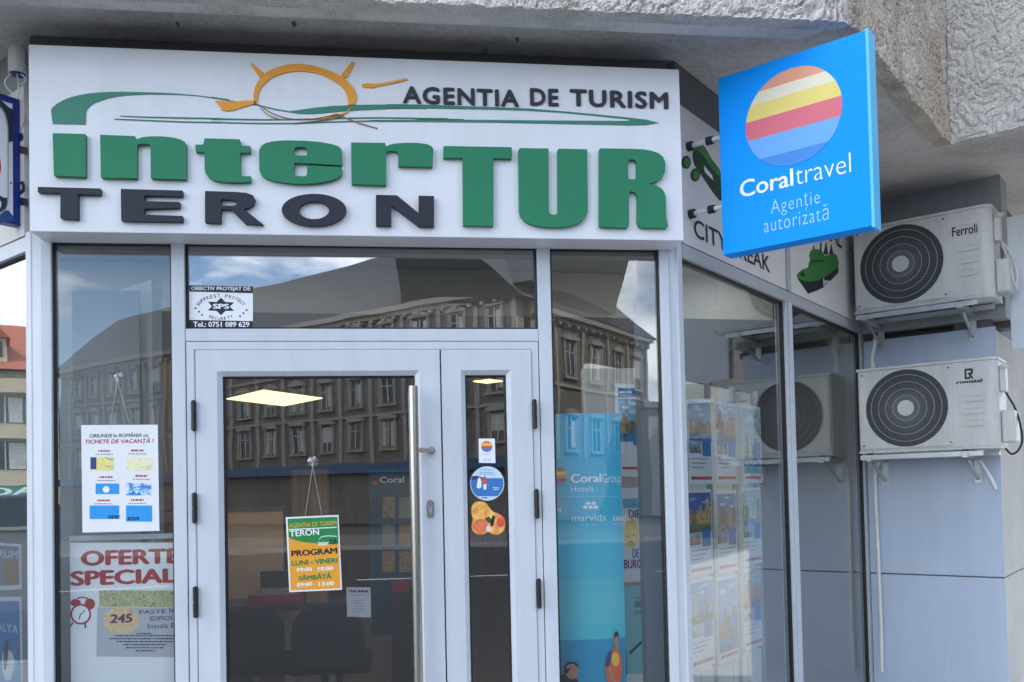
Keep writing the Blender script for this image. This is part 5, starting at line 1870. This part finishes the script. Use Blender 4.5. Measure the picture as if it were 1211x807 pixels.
# red tray with papers
b = MB()
x0, _ = fp(294, 716, 1.52)
x1, _ = fp(360, 716, 1.52)
b.obox(F, x0, x1, DZ, DZ + .055, -1.66, -1.49, mat('red_tray', (.33, .03, .05), .4))
b.obox(F, x0 + .02, x1 - .03, DZ + .056, DZ + .085, -1.64, -1.5, mat('wrapped_papers', (.35, .33, .28), .3, var=.3, scale=24))
tag(b.build('document_tray', origin=F.pt((x0 + x1) / 2, DZ, -1.55)), 'red tray of papers on the desk inside', 'tray')
b = MB()
x0, _ = fp(362, 716, 1.54)
x1, _ = fp(388, 716, 1.54)
z1 = fp(362, 694, 1.54)[1]
b.obox(F, x0, x1, DZ, z1, -1.7, -1.52, M_WOOD)
tag(b.build('cardboard_box', origin=F.pt((x0 + x1) / 2, DZ, -1.6)), 'small brown box at the right end of the desk inside', 'box')
# office chairs
for i, (u, yy) in enumerate(((293, 1.25), (388, 1.2))):
    cx, cz = fp(u, 735, yy)
    ch = thing('office_chair', (cx, yy, .1), ('black upholstered chair at the left end of the desk inside', 'black upholstered chair at the right end of the desk inside')[i], 'chair', 'black chairs at the desk inside')
    q = MB()
    pr = smooth([(-.19, 0), (-.20, .28), (-.15, .44), (0, .47), (.15, .44), (.20, .28), (.19, 0)], 3, False)
    q.shape(Plane((cx, yy), 0), [[(a, .55 + z * .72) for a, z in pr]], -.03, .03, mat('black_fabric', (.012, .013, .018), .9))
    q.build('backrest', ch, origin=ch.location, bevel=.012)
    q = MB()
    q.box((cx, yy + .24, .50), (.46, .44, .07), MATS['black_fabric'])
    q.build('seat', ch, origin=ch.location, bevel=.02)
    q = MB()
    q.tube([(cx, yy + .24, .16), (cx, yy + .24, .50)], .025, M_GALV, 12)
    for t in range(5):
        q.tube([(cx, yy + .24, .17), (cx + .26 * math.cos(t * 1.257), yy + .24 + .26 * math.sin(t * 1.257), .125)], .018, M_BLACKPL, 8)
    q.build('base', ch, origin=ch.location)
# wall panel of dark wood and the blue display board
b = MB()
x0, z1 = fp(344, 556, 3.2)
x1, _ = fp(388, 556, 3.2)
b.obox(F, x0, x1, .1, z1, -3.25, -3.2, M_WOOD)
tag(b.build('wood_panel', origin=F.pt((x0 + x1) / 2, .1, -3.2)), 'upright brown wood panel deep inside behind the opening hours sign', 'panel')
b = MB()
x0, z1 = fp(436, 556, 2.6)
x1, _ = fp(505, 556, 2.6)
b.obox(F, x0, x1, .5, z1, -2.63, -2.6, mat('display_board_blue', lin((26, 84, 112)), .5, var=.1))
lt = MB()
b.text(F, 'Coral', (449, 564, 478, 571.5), -2.598, WH, bold=.02)
b.disc(F, fp(443.5, 571, 2.6)[0], fp(443.5, 571, 2.6)[1], .018, -2.6, -2.597, ink('coral_dot', (210, 84, 50)), 20)
for i in range(3):
    for j in range(2):
        u0 = 452 + j * 20
        v0 = 588 + i * 32
        b.shape(F, sq(F, u0, v0, u0 + 15, v0 + 25, -2.597), -2.6, -2.597, (PH_SEA, PH_GREEN, PH_TOWN)[(i + j) % 3])
tag(b.build('display_board', origin=F.pt((x0 + x1) / 2, .5, -2.6)), 'dark blue brochure board with small pictures deep inside behind the pull bar', 'display board')
b = MB()
x0, z1 = fp(462, 690, 2.3)
x1, z0 = fp(486, 701, 2.3)
b.obox(F, x0, x1, .1, z0, -2.7, -2.3, mat('counter_dark', (.03, .035, .045), .4))
tag(b.build('counter', origin=F.pt(x0, .1, -2.4)), 'dark counter inside behind the pull bar', 'counter')
b = MB()
b.obox(F, x0 + .01, x1 - .01, z0, z1, -2.55, -2.35, MATS['red_tray'])
tag(b.build('red_box', origin=F.pt(x0, z0, -2.45)), 'small red box on the dark counter inside', 'box')
# paper note behind the door glass
b = MB()
b.shape(F, [loc(F, [(409.5, 694.5), (438, 695), (439, 730.5), (410.5, 729.5)], -.05)], -.052, -.05, mat('note_paper', (.42, .43, .46), .7))
lines(b, F, [(413, 435, 699.5)], -.0494, K, 2.6)
lines(b, F, [(415, 434, 704), (418, 432, 710), (417, 430, 713.5), (419, 433, 717), (417, 431, 720.5), (418, 430, 724)], -.0494, GREYT, 1.0)
tag(b.build('paper_note', origin=F.pt(1.3, .95, -.05)), 'small grey typed note behind the wide door glass, below the opening hours sign', 'note')

# ------------------------------------------------------------------ across the street (seen mirrored in the glass)
M_GFAC = stain_mat('grey_facade', (.18, .155, .132), (.25, .22, .19), (.31, .275, .24), .5, .2, 9)
M_GTRIM = mat('grey_trim', (.42, .385, .34), .8, var=.1)
M_SLATE = mat('slate_roof', (.060, .062, .068), .6, var=.25, scale=2, stretch=(1, 1, 5))
M_WGLASS = mat('dark_window_glass', (.02, .024, .03), .08, var=.2)
M_WFRAME = mat('old_window_frame', (.72, .72, .70), .6)
M_CURT = mat('window_curtain', (.66, .64, .58), .8, var=.2)


def facade(root, p, a0, a1, zb, ze, rows, pitch, mwall, w_=.95, h_=1.5, arch=True):
    q = MB()
    q.obox(p, a0, a1, zb, ze, -.6, 0, mwall)
    q.obox(p, a0 - .05, a1 + .05, ze - .55, ze - .3, .001, .25, M_GTRIM)
    q.obox(p, a0 - .05, a1 + .05, ze - .3, ze, .001, .55, M_GTRIM)
    for zr in rows[1:]:
        q.obox(p, a0, a1, zr - .75, zr - .6, .001, .14, M_GTRIM)
    n_ = int((a1 - a0) / pitch)
    for i in range(n_ + 1):
        a = a0 + pitch * i
        if a + .2 < a1:
            q.obox(p, a, a + .28, zb + 3.4, ze - .56, .001, .11, M_GTRIM)
    for i in range(int((a1 - a0) / .9)):
        q.obox(p, a0 + i * .9 + .2, a0 + i * .9 + .42, ze - .75, ze - .56, .001, .38, M_GTRIM)
    q.build('wall', root, origin=root.location)
    protos = {}
    rnd = random.Random(int(a1 * 10))
    for zr in rows:
        for i in range(n_):
            a = a0 + pitch * (i + .5) + .14
            kd = rnd.choice((0, 0, 1, 2, 3))
            if kd not in protos:
                base = p.pt(a, zr, 0)
                pl = Plane((base.x - root.location.x, base.y - root.location.y), math.atan2(p.d.y, p.d.x))
                q = MB()
                z = zr - root.location.z
                q.obox(pl, -w_ / 2 - .16, -w_ / 2, z - .1, z + h_ + .12, .001, .12, M_GTRIM)
                q.obox(pl, w_ / 2, w_ / 2 + .16, z - .1, z + h_ + .12, .001, .12, M_GTRIM)
                q.obox(pl, -w_ / 2 - .25, w_ / 2 + .25, z - .22, z - .101, .001, .2, M_GTRIM)
                if arch:
                    q.shape(pl, [[(-w_ / 2 - .25, z + h_ + .121), (w_ / 2 + .25, z + h_ + .121), (w_ / 2 + .2, z + h_ + .28), (0, z + h_ + .5), (-w_ / 2 - .2, z + h_ + .28)]], .001, .22, M_GTRIM)
                for x in (-w_ / 2 + .03, 0, w_ / 2 - .03):
                    q.obox(pl, x - .03, x + .03, z, z + h_, .012, .05, M_WFRAME)
                q.obox(pl, -w_ / 2, w_ / 2, z + h_ * .68, z + h_ * .68 + .05, .012, .05, M_WFRAME)
                q.obox(pl, -w_ / 2, w_ / 2, z, z + h_, .001, .010, M_WGLASS)
                if kd == 0:
                    q.obox(pl, -w_ * .42, -w_ * .1, z + .1, z + h_ * .9, .010, .0115, M_CURT)
                elif kd == 1:
                    q.obox(pl, -w_ * .44, w_ * .44, z + h_ * .35, z + h_ * .97, .010, .0115, M_CURT)
                elif kd == 2:
                    q.obox(pl, -w_ * .44, -w_ * .2, z + .04, z + h_ * .97, .010, .0115, M_CURT)
                    q.obox(pl, w_ * .2, w_ * .44, z + .04, z + h_ * .97, .010, .0115, M_CURT)
                protos[kd] = (q.build('window', root), Vector((a, zr, 0)))
            else:
                proto, first = protos[kd]
                c = proto.copy()
                COL.objects.link(c)
                d = p.d * (a - first.x)
                c.location = (d.x, d.y, zr - first.y)
    return root


# long grey building receding to the mirror's left
GA = Vector((7.5, -41.5, 0))
angA = math.atan2(23.8, 26.1)                         # direction of its front, towards the near corner
gb = thing('grey_building', (GA.x, GA.y, 0), 'long grey ornate building with slate roof across the street, mirrored in the door glass', 'building')
# its outward normal faces the shop: plane running from the near corner away
pA = Plane((GA.x, GA.y), angA + PI)
facade(gb, pA, 0, 46, 0, 12.4, [4.4, 7.0, 9.9], 2.6, M_GFAC)
q = MB()
e0, e1 = pA.pt(-1.2, 12.4, .5), pA.pt(46, 12.4, .5)
r0, r1 = pA.pt(-5, 17.4, -5), pA.pt(46, 17.4, -5)
b0, b1 = pA.pt(-.3, 12.4, -10), pA.pt(46, 12.4, -10)
q.add([e0, e1, r1, r0], [(0, 1, 2, 3)], M_SLATE)
q.add([b0, b1, r1, r0], [(0, 1, 2, 3)], M_SLATE)
q.add([e0, r0, b0, e1, r1, b1], [(0, 1, 2), (3, 4, 5)], M_GFAC)
q.build('roof', gb, origin=gb.location)
q = MB()
q.obox(pA, 0, 46, 2.9, 3.5, .001, .5, mat('blue_shop_fascia', (.03, .10, .22), .4))
q.build('shop_fascia', gb, origin=gb.location)
# wing turning away to the mirror's right
wb = thing('grey_wing_building', (GA.x, GA.y, 0), 'grey-brown ornate wing with steep slate roof across the street, mirrored in the right window', 'building')
pB = Plane((GA.x + .6, GA.y - .4), math.atan2(13.5, -11.4) + 0)
M_TANFAC = stain_mat('brown_grey_facade', (.17, .155, .135), (.22, .20, .175), (.27, .25, .22), .5, .2, 9)
facade(wb, pB, -15.0, -.3, 0, 11.6, [4.0, 8.2], 3.0, M_TANFAC, 1.1, 1.8)
q = MB()
e0, e1 = pB.pt(-15.6, 11.6, .6), pB.pt(1.2, 11.6, .6)
r0, r1 = pB.pt(-12.5, 16.8, -4.5), pB.pt(6, 17.4, -4.5)
b0, b1 = pB.pt(-15.6, 11.6, -8.6), pB.pt(-.3, 11.6, -8.6)
q.add([e0, e1, r1, r0], [(0, 1, 2, 3)], M_SLATE)
q.add([b0, b1, r1, r0], [(0, 1, 2, 3)], M_SLATE)
q.add([e0, r0, b0, e1, r1, b1], [(0, 1, 2), (3, 4, 5)], M_SLATE)
q.build('roof', wb, origin=wb.location)
# low pale shop farther right
lb_ = thing('low_building', (27, -47, 0), 'low pale flat-roofed building across the street, mirrored in the right window', 'building')
q = MB()
q.box((27, -52, 0), (22, 10, 6.5), M_RENDER)
q.box((27, -52, 6.5), (22.6, 10.6, .35), M_GTRIM)
q.build('wall', lb_, origin=lb_.location)
for i in range(6):
    q = MB()
    q.box((18.5 + i * 3.4, -46.98, 3.6), (1.6, .06, 1.6), M_WGLASS)
    q.build('window', lb_, origin=lb_.location)
for cx_, cy_, dx_, dy_, hh, an, lb2 in ((48, -38, 44, 14, 16, -.2, 'unseen grey building added to block low sky light at the far right'),):  # out-of-view building added to cut light from the low sky
    ab2 = thing('sky_blocker', (cx_, cy_, 0), lb2, 'building')
    pX = Plane((cx_, cy_), PI + an)
    q = MB()
    q.obox(pX, -dx_ / 2, dx_ / 2, 0, hh, -dy_, 0, M_GFAC)
    q.obox(pX, -dx_ / 2 - .1, dx_ / 2 + .1, hh, hh + .4, -dy_ - .1, .2, M_GTRIM)
    q.build('wall', ab2, origin=ab2.location)
    for zr in (3.9, 6.8, 9.7, 12.4):
        for i in range(13):
            a = -dx_ / 2 + 1.2 + i * 3.3
            q = MB()
            q.obox(pX, a, a + 1.5, zr, zr + 1.5, .001, .03, M_WGLASS)
            q.obox(pX, a + .71, a + .79, zr, zr + 1.5, .031, .06, M_WFRAME)
            q.build('window', ab2, origin=ab2.location)
rb = thing('office_building', (24, -8, 0), 'plain grey office block beside the right street, mirrored in the side windows', 'building')
pO = Plane((24, -8), -PI / 2 + .25)
q = MB()
q.obox(pO, -16, 18, 0, 11, -10, 0, M_GFAC)
q.obox(pO, -16.1, 18.1, 11, 11.4, -10.1, .2, M_GTRIM)
q.build('wall', rb, origin=rb.location)
for zr in (3.8, 6.4, 9.0):
    for i in range(11):
        a = -15 + i * 3.0
        q = MB()
        q.obox(pO, a, a + 1.6, zr, zr + 1.5, .001, .03, M_WGLASS)
        q.obox(pO, a + .76, a + .84, zr, zr + 1.5, .031, .06, M_WFRAME)
        q.obox(pO, a - .06, a + 1.66, zr - .1, zr - .001, .001, .12, M_GTRIM)
        q.build('window', rb, origin=rb.location)
q = MB()
q.obox(pO, -15, 17, .3, 2.8, .001, .03, M_WGLASS)
q.build('shop_window', rb, origin=rb.location)
# sunlit yellow block with red roof, mirrored in the left side window
yb = thing('yellow_building', (-52, 20, 0), 'sunlit yellow apartment block with red tiled roof, mirrored in the left side window', 'building')
M_YEL = stain_mat('yellow_render', (.46, .38, .24), (.54, .45, .30), (.58, .50, .36), .6, .1, 20)
M_TILE = mat('red_roof_tiles', (.36, .10, .055), .8, var=.3, scale=3, stretch=(1, 1, 6))
pY = Plane((-52, 20), math.atan2(.91, .41))
q = MB()
q.obox(pY, -26, 26, 0, 9.4, -10, 0, M_YEL)
for zr in (2.9, 5.6, 8.3):
    q.obox(pY, -26, 26, zr - .25, zr + .55, .001, .9, M_YEL)
q.build('wall', yb, origin=yb.location)
q = MB()
e0, e1 = pY.pt(-27, 9.4, 1.0), pY.pt(27, 9.4, 1.0)
r0, r1 = pY.pt(-27, 13, -5), pY.pt(27, 13, -5)
b0, b1 = pY.pt(-27, 9.4, -11), pY.pt(27, 9.4, -11)
q.add([e0, e1, r1, r0], [(0, 1, 2, 3)], M_TILE)
q.add([b0, b1, r1, r0], [(0, 1, 2, 3)], M_TILE)
q.add([e0, r0, b0, e1, r1, b1], [(0, 1, 2), (3, 4, 5)], M_TILE)
q.build('roof', yb, origin=yb.location)
for i in range(8):
    q = MB()
    a = -23 + i * 6.2
    q.obox(pY, a, a + 1.9, 9.9, 11.3, -2.6, .2, M_YEL)
    q.shape(pY, [[(a - .25, 11.301), (a + 2.15, 11.301), (a + .95, 12.3)]], -3.4, .45, M_TILE)
    q.obox(pY, a + .3, a + 1.6, 10.2, 11.1, .201, .23, M_WGLASS)
    q.obox(pY, a + .9, a + 1.0, 10.2, 11.1, .231, .26, M_WFRAME)
    q.build('dormer', yb, origin=yb.location)
    q = MB()
    q.obox(pY, a + 3.4, a + 4.1, 11, 13.9, -4.6, -3.8, M_YEL)
    q.build('chimney', yb, origin=yb.location)
for zr in (3.5, 6.2):
    for i in range(16):
        q = MB()
        a = -24 + i * 3.1
        q.obox(pY, a, a + 2.2, zr + .1, zr + 1.7, .001, .03, M_WGLASS)
        q.obox(pY, a + .1, a + .9, zr + .15, zr + 1.65, .031, .04, M_CURT)
        q.obox(pY, a + 1.05, a + 1.12, zr + .1, zr + 1.7, .031, .06, M_WFRAME)
        q.build('window', yb, origin=yb.location)
q = MB()
q.obox(pY, -26, 26, .2, 1.9, .001, .03, M_WGLASS)
q.build('shop_window', yb, origin=yb.location)
q = MB()
q.obox(pY, -12, 12, 2.0, 2.62, .901, .96, mat('pharmacy_green', (.02, .20, .12), .5))
q.text(pY, 'FARMACIA', (-5, 2.55, 5, 2.08), .965, WH, bold=.03, px=False)
q.build('shop_fascia', yb, origin=yb.location)

# overhead cables across the street, mirrored in the glass
M_LINE = mat('overhead_cable', (.02, .02, .022), .6)
for i, (x0, y0, z0, x1, y1, z1, sag) in enumerate(((-30, -20, 9.0, 26, -19, 10.2, 1.1), (-30, -23, 9.7, 26, -18, 10.0, .5), (-26, -26, 10.5, 20, -15, 8.9, .8))):
    q = MB()
    q.tube([(x0 + (x1 - x0) * t, y0 + (y1 - y0) * t, z0 + (z1 - z0) * t - sag * 4 * t * (1 - t)) for t in [k / 24 for k in range(25)]], .035, M_LINE, 6)
    tag(q.build('overhead_cable', origin=((x0 + x1) / 2, (y0 + y1) / 2, z0)), 'thin dark overhead cable across the street, mirrored in the upper glass', 'cable', 'overhead cables across the street')
